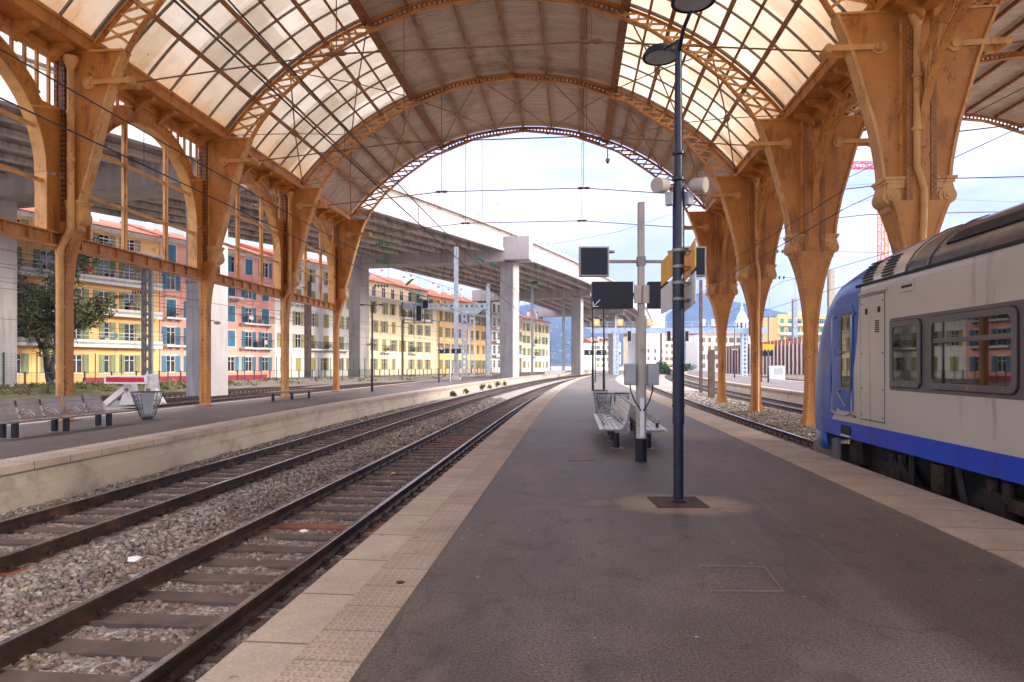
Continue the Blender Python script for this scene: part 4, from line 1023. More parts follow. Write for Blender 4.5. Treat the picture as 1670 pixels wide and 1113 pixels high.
W=21.3; house('apartment_house','long cream apartment house with olive shutters and a green-awninged roof terrace','' or FA(50.9),FR,W,13.2,m_pc,m_shy,fl(4,3.15,.95),cols(W,2.75,1.5),1.05,.3,[(3.2,5.4,4.0),(11.5,13.6,4.0),(9,17,10.2)],seed=11,setback=2.9)
W=20.6; house('apartment_house','pale orange apartment house behind the perforated blue signal gantry post','' or FA(72.4),FR,W,12.8,m_po,m_sho,fl(4,3.15,.95),cols(W,2.6,1.4),1.05,.45,[],seed=13,setback=2.6)
W=15.5; house('apartment_block','plain white flat-roofed block with long balconies, seen past the first tall pier','' or FA(96),FR,W,17.5,m_pw,None,fl(5,3.2,1.1),cols(W,2.4,1.5),1.3,.1,[(.3,W-.3,z,1.1,True) for z in (4.1,7.3,10.5,13.7)],roof='flat',seed=15,rail=m_white,cornice=False)
W=19; house('apartment_house','narrow cream house with green shutters left of the second tall viaduct pier','' or FA(113),FR,W,13.5,m_pc,m_shg,fl(4,3.2,.95),cols(W,2.6,1.5),1.05,.3,[(6,9,4.1),(6,9,7.3)],seed=17)
# buildings on the far right, facing the camera
def far(X,d,rz=0): return CW(X,d,-.5),TH+rz
P,r=far(93,225,.1); house('apartment_block','yellow block with turquoise blinds rising behind the board fence','' or P,r,23,19.5,m_py,m_shgr,fl(6,3.1,1.2,1.7),cols(23,2.9,1.5),1.3,.55,[(.3,22.7,z,1,True) for z in (13.4,16.5)],roof='flat',seed=21,cornice=False)
P,r=far(68,235,.15); house('apartment_house','white house below the church tower at the far right','' or P,r,20,13.5,m_pw,m_sho,fl(4,3.1,1.2,1.7),cols(20,2.9,1.5),1.1,.3,[],seed=23)
P,r=far(57,300,.3); house('apartment_house','tall ivory house with a flat front right of the lamp post, far off','' or P,r,21,16,m_pc,m_sho,fl(5,3.1,1.2,1.7),cols(21,2.6,1.5),1.1,.3,[],seed=25)
P,r=far(112,190,-.25); house('apartment_house','beige house half hidden by the blue train nose','' or P,r,18,15,m_pc,m_shg,fl(4,3.1,1.2,1.7),cols(18,2.9,1.5),1.1,.3,[],seed=27)
P,r=far(53,270,.2); house('apartment_block','tall blank white tower block between the sign post and the lamp post','' or P,r,12,28.5,m_pw,None,fl(3,3.1,1.2,1.5),cols(12,3,1.5),1.0,0,[],roof='flat',seed=29,cornice=False)
P,r=far(40,330,.25); house('apartment_house','pale house at the end of the tracks below the viaduct','' or P,r,17,14,m_pw,m_shg,fl(4,3.1,1.2,1.7),cols(17,2.9,1.5),1.1,.3,[],seed=31)
for r_,s_ in WP.values():
    bpy.data.objects.remove(r_)
    if s_: bpy.data.objects.remove(s_)
# church tower
m_dome=MAT('green_copper_dome',(.46,.58,.50),.6,0,.2,1,10,.1)
ct=thing('church_tower','far white church tower with a pale green dome and spire','church tower',CW(103.5,290,-.5),TH)
m=MB(); m.bx(-3,3,-3,3,0,17); m.bx(-3.4,3.4,-3.4,3.4,17,17.6); m.lathe([(2.7,17.6),(2.7,22),(3,22.1),(3,22.6)],(0,0,0),8); m.build('tower',m_pw,ct,local=True)
m=MB()
for k in range(8):
    a=k*math.pi/4+.39; m.box((2.52*math.cos(a),2.52*math.sin(a),19.8),(.12,.9,2.6),a)
m.build('belfry_opening',m_black,ct,local=True)
MB().lathe([(2.5,22.6),(2.3,23.6),(1.7,25),(1.1,26.2),(.6,27),(.65,28.0),(.35,29),(.06,31.5)],(0,0,0),12).build('dome',m_dome,ct,local=True)
# ---------------------------------------------------------------- hills
def mk_hill():
    m,n,l,b=nt('wooded_hillside'); v=coords(n,l)
    c=ramp(n,l,noise(n,l,v,.012,8,.65),[(.3,(.012,.024,.018)),(.55,(.022,.036,.024)),(.75,(.06,.065,.05))])
    vo=n.new('ShaderNodeTexVoronoi'); vo.inputs['Scale'].default_value=.035; l.new(v,vo.inputs['Vector'])
    f=ramp(n,l,vo.outputs['Distance'],[(.12,(1,1,1)),(.2,(0,0,0))])
    g=n.new('ShaderNodeNewGeometry'); sp=n.new('ShaderNodeSeparateXYZ'); l.new(g.outputs['Position'],sp.inputs[0])
    low=ramp(n,l,math_(n,l,'MULTIPLY',sp.outputs['Z'],1/300),[(.2,(.8,.8,.8)),(.75,(0,0,0))])
    c=mixc(n,l,math_(n,l,'MULTIPLY',f,low),c,(.5,.45,.36,1)); l.new(c,b.inputs['Base Color']); b.inputs['Roughness'].default_value=1; b.inputs['Specular IOR Level'].default_value=.1
    bump(n,l,b,noise(n,l,v,.05,6,.7),.8,6); return m
from mathutils import noise as mnoise
mb=MB(); NA,ND=150,26
RX=[300,700,840,880,905,945,1000,1080,1120,1150,1190,1215,1255,1300,1400,1550,1700,1900]; RY=[560,535,500,490,496,528,540,520,480,478,487,491,499,506,520,535,530,545]
for i in range(NA+1):
    px=lerp(300,1900,i/NA); a=(px-835)/1050; hy=596-interp(px,RX,RY)
    for j in range(ND+1):
        d=lerp(1500,4300,j/ND); Hh=hy*2600/1050
        k=math.exp(-((d-2700)/620)**2) if d<2700 else math.exp(-((d-2700)/900)**2)
        p=CW(a*d,d); nz=mnoise.fractal(Vector((p.x*.0022,p.y*.0022,.3)),1.0,2.0,5)
        mb.v.append((p.x,p.y,-3+Hh*k*(1+.16*nz)))
for i in range(NA):
    for j in range(ND): o=i*(ND+1)+j; mb.f.append((o,o+ND+1,o+ND+2,o+1)); mb.m.append(0)
struct(mb.build('hills',mk_hill(),smooth=True))
# ---------------------------------------------------------------- fence along the left street
def fence():
    t=thing('railing_fence','long green railing with taller mesh posts along the street in front of the houses','fence',FP(20))
    r=MB(); n=0
    t0,t1=-24,76; k=t0
    while k<t1:
        p=FP(k); q=FP(k+2.4)
        for z in (.25,1.08): r.bar((p.x,p.y,z),(q.x,q.y,z),.04,.04)
        for j in range(16): 
            a=p.lerp(q,j/16); r.bar((a.x,a.y,.25),(a.x,a.y,1.08),.018,.018)
        po=MB(); g=FP(k+.7,-.35); po.cyl((g.x,g.y,-.1),(g.x,g.y,2.75),.045,6); po.build('post',m_fence,t); r.bx(p.x-.05,p.x+.05,p.y-.05,p.y+.05,-.05,1.15)
        k+=2.4
    r.build('railing',m_fence,t)
    ms=MB()
    for z in [x*.22+.2 for x in range(12)]:
        a,b=FP(t0,-.35),FP(t1,-.35); ms.bar((a.x,a.y,z),(b.x,b.y,z),.008,.008)
    k=t0
    while k<t1: g=FP(k,-.35); ms.bar((g.x,g.y,.1),(g.x,g.y,2.7),.007,.007); k+=.3
    ms.build('mesh_panel',m_fence,t)
m_fence=MAT('dark_green_fence_paint',(.035,.06,.055),.6,0,.2,2,20,.1)
fence()
# low red wall and hoarding seen through the railing
for k,(a,b,mt,lb,h) in enumerate(((4,27,m_red,'low crimson wall behind the railing below the yellow and pink houses',0.55),)):
    p,q=FP(a-10,2.2),FP(b-11,2.2); o=MB().bar((p.x,p.y,h/2),(q.x,q.y,h/2),.2,h).build('low_wall',MAT('crimson_wall',(.42,.03,.07),.8,0,.15,1,10,.1),None); tag(o,lb,'wall')
# ---------------------------------------------------------------- foliage
def leaves(mb,c,r,n,sz,rng,elong=1.6,droop=0):
    for _ in range(n):
        while True:
            v=Vector((rng.uniform(-1,1),rng.uniform(-1,1),rng.uniform(-1,1)))
            if v.length<1 and v.length>rng.random()*.55: break
        p=Vector(c)+Vector((v.x*r[0],v.y*r[1],v.z*r[2])); d=Vector((rng.gauss(0,1),rng.gauss(0,1),rng.gauss(0,.8)-droop)).normalized(); e=d.orthogonal().normalized(); e.rotate(Matrix.Rotation(rng.uniform(0,6.28),3,d)); s=sz*rng.uniform(.5,1.4)
        mb.add([p-d*s*elong,p+e*s*.5,p+d*s*elong,p-e*s*.5],[(0,1,2,3)])
def mk_leaf(name,c0,c1,c2):
    m,n,l,b=nt(name); g=n.new('ShaderNodeNewGeometry'); c=ramp(n,l,g.outputs['Random Per Island'],[(0,c0),(.55,c1),(1,c2)]); v=coords(n,l)
    c=mixc(n,l,.6,c,ramp(n,l,noise(n,l,v,.8,4),[(.35,(.3,.3,.3)),(.65,(.68,.68,.68))]),'OVERLAY'); l.new(c,b.inputs['Base Color']); b.inputs['Roughness'].default_value=.75; b.inputs['Specular IOR Level'].default_value=.2; return m
m_cas=mk_leaf('tamarisk_foliage',(.035,.045,.018),(.085,.095,.035),(.17,.165,.07)); m_bush=mk_leaf('bush_foliage',(.03,.06,.015),(.07,.13,.03),(.13,.2,.06)); m_weed=mk_leaf('weed_foliage',(.06,.07,.02),(.14,.14,.05),(.22,.19,.09))
rng=random.Random(12); B=CW(-41.2,57.5,-.1); tr=thing('tamarisk_tree','dark wispy tree with a forked trunk in front of the yellow house','tree',B)
tk=MB(); br=[]
def limb(p,dirv,L,r,dep):
    pts=[p]; d=dirv.normalized()
    for k in range(4): d=(d+Vector((rng.gauss(0,.18),rng.gauss(0,.18),rng.gauss(.03,.1)))).normalized(); pts.append(pts[-1]+d*L/4)
    tk.tube(pts,[r*lerp(1,.55,k/4) for k in range(5)],7)
    br.append((pts[-1],dep)); br.append((pts[2],dep+1))
    if dep<3:
        for _ in range(3 if dep else 4): a=Vector((rng.gauss(0,.75),rng.gauss(0,.75),rng.uniform(.0,.9))); limb(pts[rng.randint(2,4)],d*.6+a,L*.62,r*.55,dep+1)
limb(B,Vector((.03,0,1)),6.4,.34,0); limb(B+Vector((.1,.1,.6)),Vector((.42,-.2,1)),5.4,.24,1); limb(B+Vector((0,0,3.5)),Vector((-.2,.2,1)),6.0,.2,1)
tk.build('trunk',m_bark,tr,smooth=True); cr=MB()
for p,dp in br:
    if dp<1: continue
    if p.z<1.6: continue
    leaves(cr,p,(1.05,1.05,.85),62,.12,rng,2.4,.6)
cr.build('crown',m_cas,tr)
def bush(label,loc,r,n,sz,mat,cat='bush',name='bush',seed=1,group=None):
    rng=random.Random(seed); t=thing(name,label,cat,loc,0,group); m=MB()
    for k in range(7):
        a=rng.uniform(0,6.28); q=rng.uniform(0,.55); c=Vector(loc)+Vector((math.cos(a)*r[0]*q,math.sin(a)*r[1]*q,r[2]*rng.uniform(.3,1.1))); leaves(m,c,(r[0]*.55,r[1]*.55,r[2]*.5),n//7,sz,rng)
    m.build('crown',mat,t); s=MB()
    for k in range(4): s.tube([loc,Vector(loc)+Vector((rng.uniform(-.4,.4)*r[0],rng.uniform(-.4,.4)*r[1],r[2]*.9))],[.08*r[2]/3,.02],5)
    s.build('stem',m_bark,t)
bush('round green bush at the end of the tracks under the viaduct',CW(38.5,165,-.8),(2.6,2.6,2.4),1500,.22,m_bush,seed=2)
bush('green bush beyond the tracks right of the tall lamp post',CW(51,190,-.8),(3.2,2.2,2.0),1100,.22,m_bush,seed=4)
rng=random.Random(5); wd=MB()
for k in range(420):
    off=rng.uniform(-6,-.6); tt=rng.uniform(-30,6) if k%5 else rng.uniform(5,72); p=FP(tt,off); z=interp(off,[-9,-5.5,-2.2,0],[-.84,-.45,-.05,0])
    leaves(wd,(p.x,p.y,z+.12),(.35,.35,.16),10,.10,rng,2,-1.2)
tag(wd.build('weeds',m_weed),kind='stuff')
for k,(Y,s) in enumerate(((63,1),(67,.8),(72,1.1),(77,.9),(50,.7),(55,.6))):
    bush(['dry weed tuft growing from the foot of the left platform wall'][0],Vector((LR(Y)+.25,Y,-.72)),(.35*s,.4*s,.4*s),160,.08,m_weed,'weed','weed_tuft',seed=40+k,group='weed tufts along the platform wall')
# ---------------------------------------------------------------- the train at the right
def mk_train(name,c,rough,metal=0,dirt=(.2,.16,.12),damt=.05):
    m=MAT(name,c,rough,metal,.07,.8,3,.05,.004,dirt=dirt,damt=damt,ds=.7,streak=True,rvar=.06); m.node_tree.nodes['Principled BSDF'].inputs['Coat Weight'].default_value=.35; m.node_tree.nodes['Principled BSDF'].inputs['Coat Roughness'].default_value=.12; return m
m_tsil=mk_train('silver_grey_train_paint',(.56,.495,.395),.40,.1); m_tblue=mk_train('blue_train_paint',(.018,.105,.42),.38,0,(.03,.05,.12),.3); m_tblue.node_tree.nodes['Principled BSDF'].inputs['Coat Weight'].default_value=.12; m_tstripe=mk_train('royal_blue_stripe',(.002,.06,.50),.35,0,(.02,.03,.12),.2)
m_tfair=mk_train('dark_grey_fairing',(.075,.07,.075),.4,.2,(.16,.11,.08),.35); m_tband=mk_train('brown_grey_window_band',(.105,.085,.08),.5); m_under=MAT('greasy_underframe',(.022,.018,.016),.7,.2,.4,2,20,.3,.01,dirt=(.10,.045,.02),damt=.55,ds=1.6)
m_tgrey=mk_train('grey_plough_paint',(.22,.20,.19),.5); m_rubber=MAT('black_rubber',(.008,.008,.008),.6,0,.2,5,30,.1)
def train():
    XM=6.36; t=thing('passenger_train','silver grey train with a rounded blue nose and royal blue stripe standing at the platform','train',(XM,8,-.55))
    ZS=[.37,.67,.68,1.0,1.4,1.8,2.2,2.5,2.75,2.95,3.06,3.12,3.2,3.3,3.42,3.55,3.66,3.76,3.84,3.9]
    HW=lambda z:interp(z,[.37,.6,2.9,3.05,3.2,3.4,3.6,3.75,3.85,3.9],[1.39,1.41,1.41,1.395,1.34,1.2,.98,.72,.42,.15])
    YE=lambda z:interp(z,[.37,1.4,2.15,2.74,3.23,3.53,3.7,3.85,3.9],[14.0,13.97,13.76,13.35,12.75,11.9,11.2,10.5,10.3])
    YB=lambda z:interp(z,[.37,.67,1.0,1.5,2.0,2.9,3.1,3.9],[13.0,12.95,12.55,12.0,11.86,11.72,11.72,11.6])
    st=[-14,-8,-3,0,2,4,6,7,8,9,9.6,10.25]; NQ=11
    rings=[]
    for z in ZS:
        hw=HW(z); ye=YE(z); y_s=ye-.62; yc=ye+1.05; yb=min(YB(z),y_s-.06)
        L=[(-hw,min(y,yb-.05*(len(st)-i))) for i,y in enumerate(st)]+[(-hw,yb),(-hw,y_s)]
        for k in range(1,NQ+1):
            q=k/NQ*math.pi/2; L.append((-hw*math.cos(q)**.85 if k<NQ else 0,y_s+(yc-y_s)*math.sin(q)**.9))
        Rr=[(-x,y) for x,y in L[:-1]][::-1]
        rings.append([(XM+x,y,z) for x,y in L+Rr])
    n=len(rings[0]); mb=MB(); 
    for r in rings: mb.v+=r
    nl=len(st)+2+NQ
    for i in range(len(ZS)-1):
        zc=(ZS[i]+ZS[i+1])/2
        for k in range(n):
            k2=(k+1)%n
            kk=min(k,n-2-k) if k<n-1 else 0
            blue=kk>=len(st)
            if zc<.67: mi=2
            elif zc>3.06 and kk<len(st)-1: mi=3
            elif blue: mi=1
            else: mi=0
            mb.f.append((i*n+k2,i*n+k,(i+1)*n+k,(i+1)*n+k2)); mb.m.append(mi)
    mb.f.append(tuple((len(ZS)-1)*n+k for k in range(n))[::-1]); mb.m.append(3); mb.f.append(tuple(range(n))); mb.m.append(4)
    mb.build('body',[m_tsil,m_tblue,m_tstripe,m_tfair,m_under],t,ang=35)
    X0=4.95
    def surf(z): return XM-HW(z)
    # nose skirt and windscreen
    sk=MB(); R2=[]
    for z in (.06,.2,.368):
        f=lerp(.965,1,(z-.06)/.31); L=[]
        for k in range(0,2*NQ+1):
            q=(k/NQ-1)*math.pi/2; L.append((XM+1.40*f*math.sin(q),13.2+ (1.75*f)*abs(math.cos(q))**.9,z))
        R2.append(L)
    sk.loft(R2,closed=False,caps=False); o=sk.build('nose_skirt',m_tblue,t,ang=40); md=o.modifiers.new('s','SOLIDIFY'); md.thickness=.05
    wsn=MB(); zz=[2.0,2.2,2.5,2.75,2.95,3.12]; R3=[]
    for z in zz:
        hw=HW(z); ye=YE(z); y_s=ye-.62; yc=ye+1.05
        R3.append([(XM+hw*1.004*math.sin(q),y_s+(yc-y_s)*abs(math.cos(q))**.9+.012,z) for q in [lerp(-1.05,1.05,k/12) for k in range(13)]])
    wsn.loft(R3,closed=False,caps=False); wsn.build('windscreen',m_tglass,t,smooth=True)
    pl=MB(); pl.prism([(12.95,-.47),(14.2,-.42),(14.2,.12),(12.95,.3)],5.05,5.12,'x'); pl.prism([(12.95,-.47),(14.2,-.42),(14.2,.12),(12.95,.3)],7.55,7.62,'x'); pl.bx(5.12,7.55,13.9,14.15,-.45,.05)
    for z in (-.3,-.1,.08): pl.rivet((5.045,13.3,z),(-1,0,0),.03)
    pl.build('plough',m_tgrey,t)
    hl=MB()
    for s in (-1,1): hl.cyl((XM+s*.82,14.55,1.15),(XM+s*.86,14.72,1.15),.15,14)
    for s in (-1,1):
        h=MB(); h.cyl((XM+s*.98,14.28,1.15),(XM+s*1.02,14.43,1.15),.14,14); h.build('headlight',m_glass,t)
    # side window band, frames and panes
    def rrect(y0,y1,z0,z1,r,n=4):
        P=[]
        for cy,cz,a in ((y1-r,z1-r,0),(y0+r,z1-r,90),(y0+r,z0+r,180),(y1-r,z0+r,270)):
            for k in range(n+1): q=rad(a+90*k/n); P.append((cy+r*math.cos(q),cz+r*math.sin(q)))
        return P
    def ring(mb,o,i,xa,xb):
        n=len(o); vs=[(xa,*p) for p in o]+[(xa,*p) for p in i]+[(xb,*p) for p in i]+[(xb,*p) for p in o]; fs=[]
        for k in range(n):
            k2=(k+1)%n; fs+=[(k,k2,n+k2,n+k),(n+k,n+k2,2*n+k2,2*n+k),(3*n+k,3*n+k2,k2,k)]
        mb.add(vs,fs)
    b=MB(); b.prism(rrect(-14,10.66,1.31,2.43,.06),X0-.006,X0+.004,'x'); b.build('window_band',m_tband,t)
    wins=[(9.72,10.60,.10,False),(7.70,9.50,.12,True)]+[(7.70-2.0*k,9.50-2.0*k,.12,True) for k in range(1,9)]
    for y0,y1,r,bar in wins:
        f=MB(); ring(f,rrect(y0,y1,1.37,2.37,r),rrect(y0+.085,y1-.085,1.455,2.285,r*.75),X0-.034,X0-.004)
        if bar: f.bx(X0-.032,X0-.006,y0+.08,y1-.08,2.0,2.065)
        w=f.build('window',m_tband,t,bevel=.004); g=MB(); g.prism(rrect(y0+.08,y1-.08,1.45,2.29,r*.75),X0-.012,X0-.005,'x'); g.v=[(x-.012*(yy-y0)/1.0,yy,zz_) for x,yy,zz_ in g.v]; g.build('pane',m_tglass,w)
        rb=MB(); ring(rb,rrect(y0-.012,y1+.012,1.358,2.382,r),rrect(y0,y1,1.37,2.37,r),X0-.015,X0-.004); rb.build('seal',m_rubber,w)
        s=MB()
        for yy in (lerp(y0,y1,.12),lerp(y0,y1,.5),lerp(y0,y1,.88)): s.rivet((X0-.034,yy,1.41),(-1,0,0),.014)
        s.build('screw',m_steel,w)
    # equipment hatch
    h=MB(); y0,y1,z0,z1=10.83,11.68,.78,2.86
    h.bx(X0-.008,X0+.002,y0,y1,z0,z1); h.bx(X0-.03,X0+.0,y0-.1,y1+.05,2.90,2.945)
    o=h.build('hatch',m_tsil,t,bevel=.006); g=MB()
    for a in ((y0-.014,y0,z0,z1),(y1,y1+.014,z0,z1),(y0-.014,y1+.014,z0-.014,z0),(y0-.014,y1+.014,z1,z1+.014)): g.bx(X0-.004,X0+.004,a[0],a[1],a[2],a[3])
    for yy in (11.0,11.45): g.bx(X0-.012,X0-.006,yy-.04,yy+.05,2.56,2.66); g.bx(X0-.018,X0-.011,yy-.04,yy+.01,2.60,2.63)
    for k in range(6): g.bx(X0-.012,X0-.006,11.0,11.14,2.24+k*.035,2.262+k*.035)
    for yy in (y0+.05,y1-.05):
        for zz_ in (.85,1.3,1.9,2.75): g.rivet((X0-.008,yy,zz_),(-1,0,0),.016)
    g.build('seam',m_rubber,o)
    v=MB(); v.bx(X0-.012,X0+.004,9.92,10.32,2.80,2.96); o=v.build('vent_box',m_tsil,t,bevel=.006); MB().bx(X0-.016,X0-.01,9.97,10.27,2.86,2.90).build('slot',m_rubber,o)
    # cab side door with window and grab rails
    d=MB(); d.prism(rrect(11.98,12.62,.86,2.78,.08),X0-.014,X0+.004,'x'); o=d.build('cab_door',m_tblue,t,bevel=.006)
    MB().prism(rrect(12.06,12.46,1.28,2.62,.05),X0-.02,X0-.01,'x').build('door_window',m_tglass,o)
    f=MB(); ring(f,rrect(12.03,12.49,1.25,2.65,.06),rrect(12.07,12.45,1.29,2.61,.05),X0-.03,X0-.012); f.bx(X0-.026,X0-.012,12.04,12.48,1.93,1.965); f.build('window_frame',m_tband,o)
    hr=MB()
    for yy in (11.90,12.76): hr.tube([(X0,yy,2.62),(X0-.075,yy,2.58),(X0-.08,yy,2.4),(X0-.08,yy,.98),(X0-.075,yy,.82),(X0,yy,.78)],.018,8)
    hr.tube([(X0-.08,12.76,.86),(X0-.08,12.6,.8),(X0-.08,12.1,.8),(X0-.08,11.9,.86)],.018,8); hr.tube([(X0,12.52,1.22),(X0-.07,12.5,1.2),(X0-.07,12.2,.98),(X0,12.18,.95)],.016,8); hr.tube([(X0,12.6,1.9),(X0-.07,12.6,1.9),(X0-.07,12.6,2.1),(X0,12.6,2.1)],.014,8)
    hr.build('grab_rail',m_steel,t,smooth=True)
    q=MB(); q.prism(rrect(13.02,13.24,.9,1.75,.09),X0+.005,X0-.004,'x'); q.build('nose_hatch',m_tblue,t)
    # black gap under the fairing, louvres, slots on the fairing
    gp=MB(); gp.bx(X0-.004,X0+.05,-14,11.9,3.065,3.105); gp.build('gutter_gap',m_rubber,t)
    for cy in (11.55,10.85):
        lv=MB()
        for k in range(7):
            z=3.15+k*.055; lv.bar((surf(z)-.012,cy-.20+.035*k,z),(surf(z)-.012,cy+.16+.035*k,z),.03,.022,(0,0,1))
        lv.build('louvre',m_rubber,t)
    sl=MB()
    for z in (3.40,3.44,3.48,3.52): sl.bar((surf(z)-.006,7.75,z),(surf(z)-.006,9.45,z),.03,.05,(.6,0,1))
    for z in (3.40,3.44,3.48): sl.bar((surf(z)-.006,2.0,z),(surf(z)-.006,7.3,z),.03,.05,(.6,0,1))
    sl.build('roof_slot',m_rubber,t)
    for y in (10.25,9.62,7.55,5.2):
        rb=MB(); zz_=[3.1,3.2,3.3,3.42,3.55,3.66,3.76,3.84]; rb.tube([(surf(z)-.004,y+(z-3.1)*.25,z+.004) for z in zz_],.016,6); rb.build('roof_seam',m_tfair,t)
    eq=MB(); eq.bx(5.9,6.9,-3,7.2,3.88,4.0); eq.bx(5.7,7.0,-9,-4,3.86,4.05); eq.build('roof_box',m_tfair,t,bevel=.03)
    MB().tube([(surf(3.12)-.03,7.35,3.14),(surf(3.3)-.06,7.4,3.3),(surf(3.55)-.05,7.6,3.58),(surf(3.76)-.02,7.9,3.8),(surf(3.84),8.4,3.88)],.022,8).build('roof_cable',m_rubber,t,smooth=True)
    # underframe and bogie
    u=MB(); u.bx(5.35,7.4,-14,12.7,-.30,.36); u.bx(5.12,7.6,-14,6.0,-.25,.365); u.bx(5.2,5.36,12.2,12.75,-.1,.36); u.build('underframe',m_under,t)
    def bogie(yc):
        o=None
        for X in (5.17,7.47):
            b=MB(); b.prism([(yc-1.75,.12),(yc-1.0,.16),(yc-.6,-.12),(yc+.6,-.12),(yc+1.0,.16),(yc+1.75,.12),(yc+1.75,-.03),(yc+1.05,-.02),(yc+.65,-.32),(yc-.65,-.32),(yc-1.05,-.02),(yc-1.75,-.03)],X-.06,X+.06,'x')
            for s in (-1,1): 
                b.bx(X-.09,X+.09,yc+s*1.25-.2,yc+s*1.25+.2,-.28,.06)
                for q in (-.15,.15): b.cyl((X,yc+s*1.25+q,.0),(X,yc+s*1.25+q,.3),.075,10)
            b.bx(X-.08,X+.02,yc-.16,yc+.16,-.1,.30)
            for q in (-.08,.08):
                for z in (.0,.16): b.rivet((X-.08,yc+q,z),(-1,0,0),.028)
            b.cyl((X-.1,yc+.62,-.16),(X-.1,yc+.62,.34),.05,8); b.cyl((X-.1,yc-.72,-.2),(X-.1,yc-.55,.34),.05,8); b.tube([(X-.06,yc+1.7,-.12),(X-.1,yc+1.3,-.22),(X-.1,yc+.3,-.2)],.03,6)
            o=o or b.build('bogie_frame',m_under,t) if X<6 else (b.build('bogie_frame',m_under,t) and o)
        for s in (-1,1):
            w=MB()
            for X in (5.605,7.115):
                w.cyl((X-.06,yc+s*1.25,-.09),(X+.07,yc+s*1.25,-.09),.455,28); w.cyl((X+(.07 if X<6 else -.06),yc+s*1.25,-.09),(X+(.1 if X<6 else -.09),yc+s*1.25,-.09),.485,28)
            w.cyl((5.2,yc+s*1.25,-.09),(7.5,yc+s*1.25,-.09),.09,10); w.build('wheelset',m_under,o)
    bogie(9.6); bogie(-6)
    x=MB(); x.bx(X0+.02,X0+.5,7.2,7.6,-.3,.2); x.prism([(5.2,.36),(6.6,.36),(6.6,.1),(6.2,-.25),(5.2,-.25)],X0+.05,X0+.3,'x'); x.build('equipment_box',m_tgrey,t,bevel=.02)
    s=MB(); s.bx(X0-.02,X0+.2,12.15,12.5,.40,.425); s.bx(X0-.04,X0+.2,12.35,12.75,-.17,-.14); s.build('step',m_white,t); MB().bx(X0-.006,X0+.02,12.12,12.52,.43,.60).build('step_recess',m_rubber,t)
train()
# ---------------------------------------------------------------- furniture on the near platform
LP=CW(2.06,7.97,0)
def lamp_post():
    t=thing('lamp_post','tall dark blue lamp post with two round lamp heads, loudspeakers and yellow and white panels','lamp post',LP,TH)
    MB().lathe([(.0625,0),(.0625,.97),(.072,.975),(.072,3.9),(.055,3.95),(.047,5.0),(.04,5.72)],(0,0,0),20).build('pole',m_dark,t,local=True,ang=40)
    for z in (1.18,3.98,4.3): c=MB(); c.lathe([(.06,z),(.078,z+.005),(.078,z+.035),(.06,z+.04)],(0,0,0),20); c.build('collar',m_dark,t,local=True,ang=40)
    b=MB(); b.box((-.01,.01,.004),(.62,.62,.012),0); b.build('base_plate',MAT('dark_rusty_plate',(.05,.028,.02),.8,0,.4,4,30,.3),t,local=True); MB().lathe([(.09,.01),(.09,.03),(.064,.05)],(0,0,0),16).build('foot_ring',m_dark,t,local=True)
    for y,z,tilt in ((-.62,5.89,-.12),(.72,5.93,.12)):
        a=MB(); a.tube([(0,0,5.55),(.02,y*.25,5.78),(.03 if y<0 else -.03,y*.8,z-.04)],.026,8); a.build('lamp_arm',m_dark,t,local=True,smooth=True)
        xx=.0 if y<0 else -.04
        h=MB(); h.lathe([(.02,.10),(.10,.09),(.20,.04),(.245,-.02),(.25,-.06),(.235,-.065),(.23,-.03)],(xx,y*1.05,z),28); o=h.build('lamp_head',m_dark,t,local=True,ang=40)
        MB().lathe([(.228,-.05),(.18,-.066),(.05,-.07)],(xx,y*1.05,z),24).build('lamp_glass',m_greybox,o,local=True,smooth=True)
    for s,rz in ((-1,.55),(1,-.5)):
        d=Vector((s*.75,-.66,-.12)).normalized(); c0=Vector((s*.15,0,3.92)); m=MB(); m.tube([c0,c0+d*.04,c0+d*.2],[.06,.085,.092],20); m.cyl(c0+d*.198,c0+d*.204,.08,20); m.bar((0,0,3.9),c0,.03,.03); m.build('loudspeaker',m_beige,t,local=True,ang=40)
        b=MB(); b.box((s*.12,-.03,3.75),(.09,.09,.16),s*.4); b.bar((0,0,3.75),(s*.1,0,3.75),.03,.03); b.build('speaker_box',m_greybox,t,local=True,bevel=.012)
    for z,mt,h in ((3.02,m_yellow,.34),(2.62,m_white,.36)):
        for s in (-1,1):
            m=MB(); a_,b_=((-.01,.19),(.11,1.39)) if s<0 else ((.085,-.45),(.34,1.03)); m.bar((*a_,z),(*b_,z),.012,h,(0,0,1)); m.build('sign_panel',mt,t,local=True)
        c=MB()
        for q in (-.1,.1):
            c.lathe([(.074,z+q-.017),(.079,z+q-.017),(.079,z+q+.017),(.074,z+q+.017)],(0,0,0),20,cap=False); c.bar((.0,.0,z+q),(.22,.05,z+q),.02,.02); c.bar((.18,-.1,z+q),(.19,.55,z+q),.012,.02)
        c.build('clamp',m_steelp,t,local=True)
lamp_post()
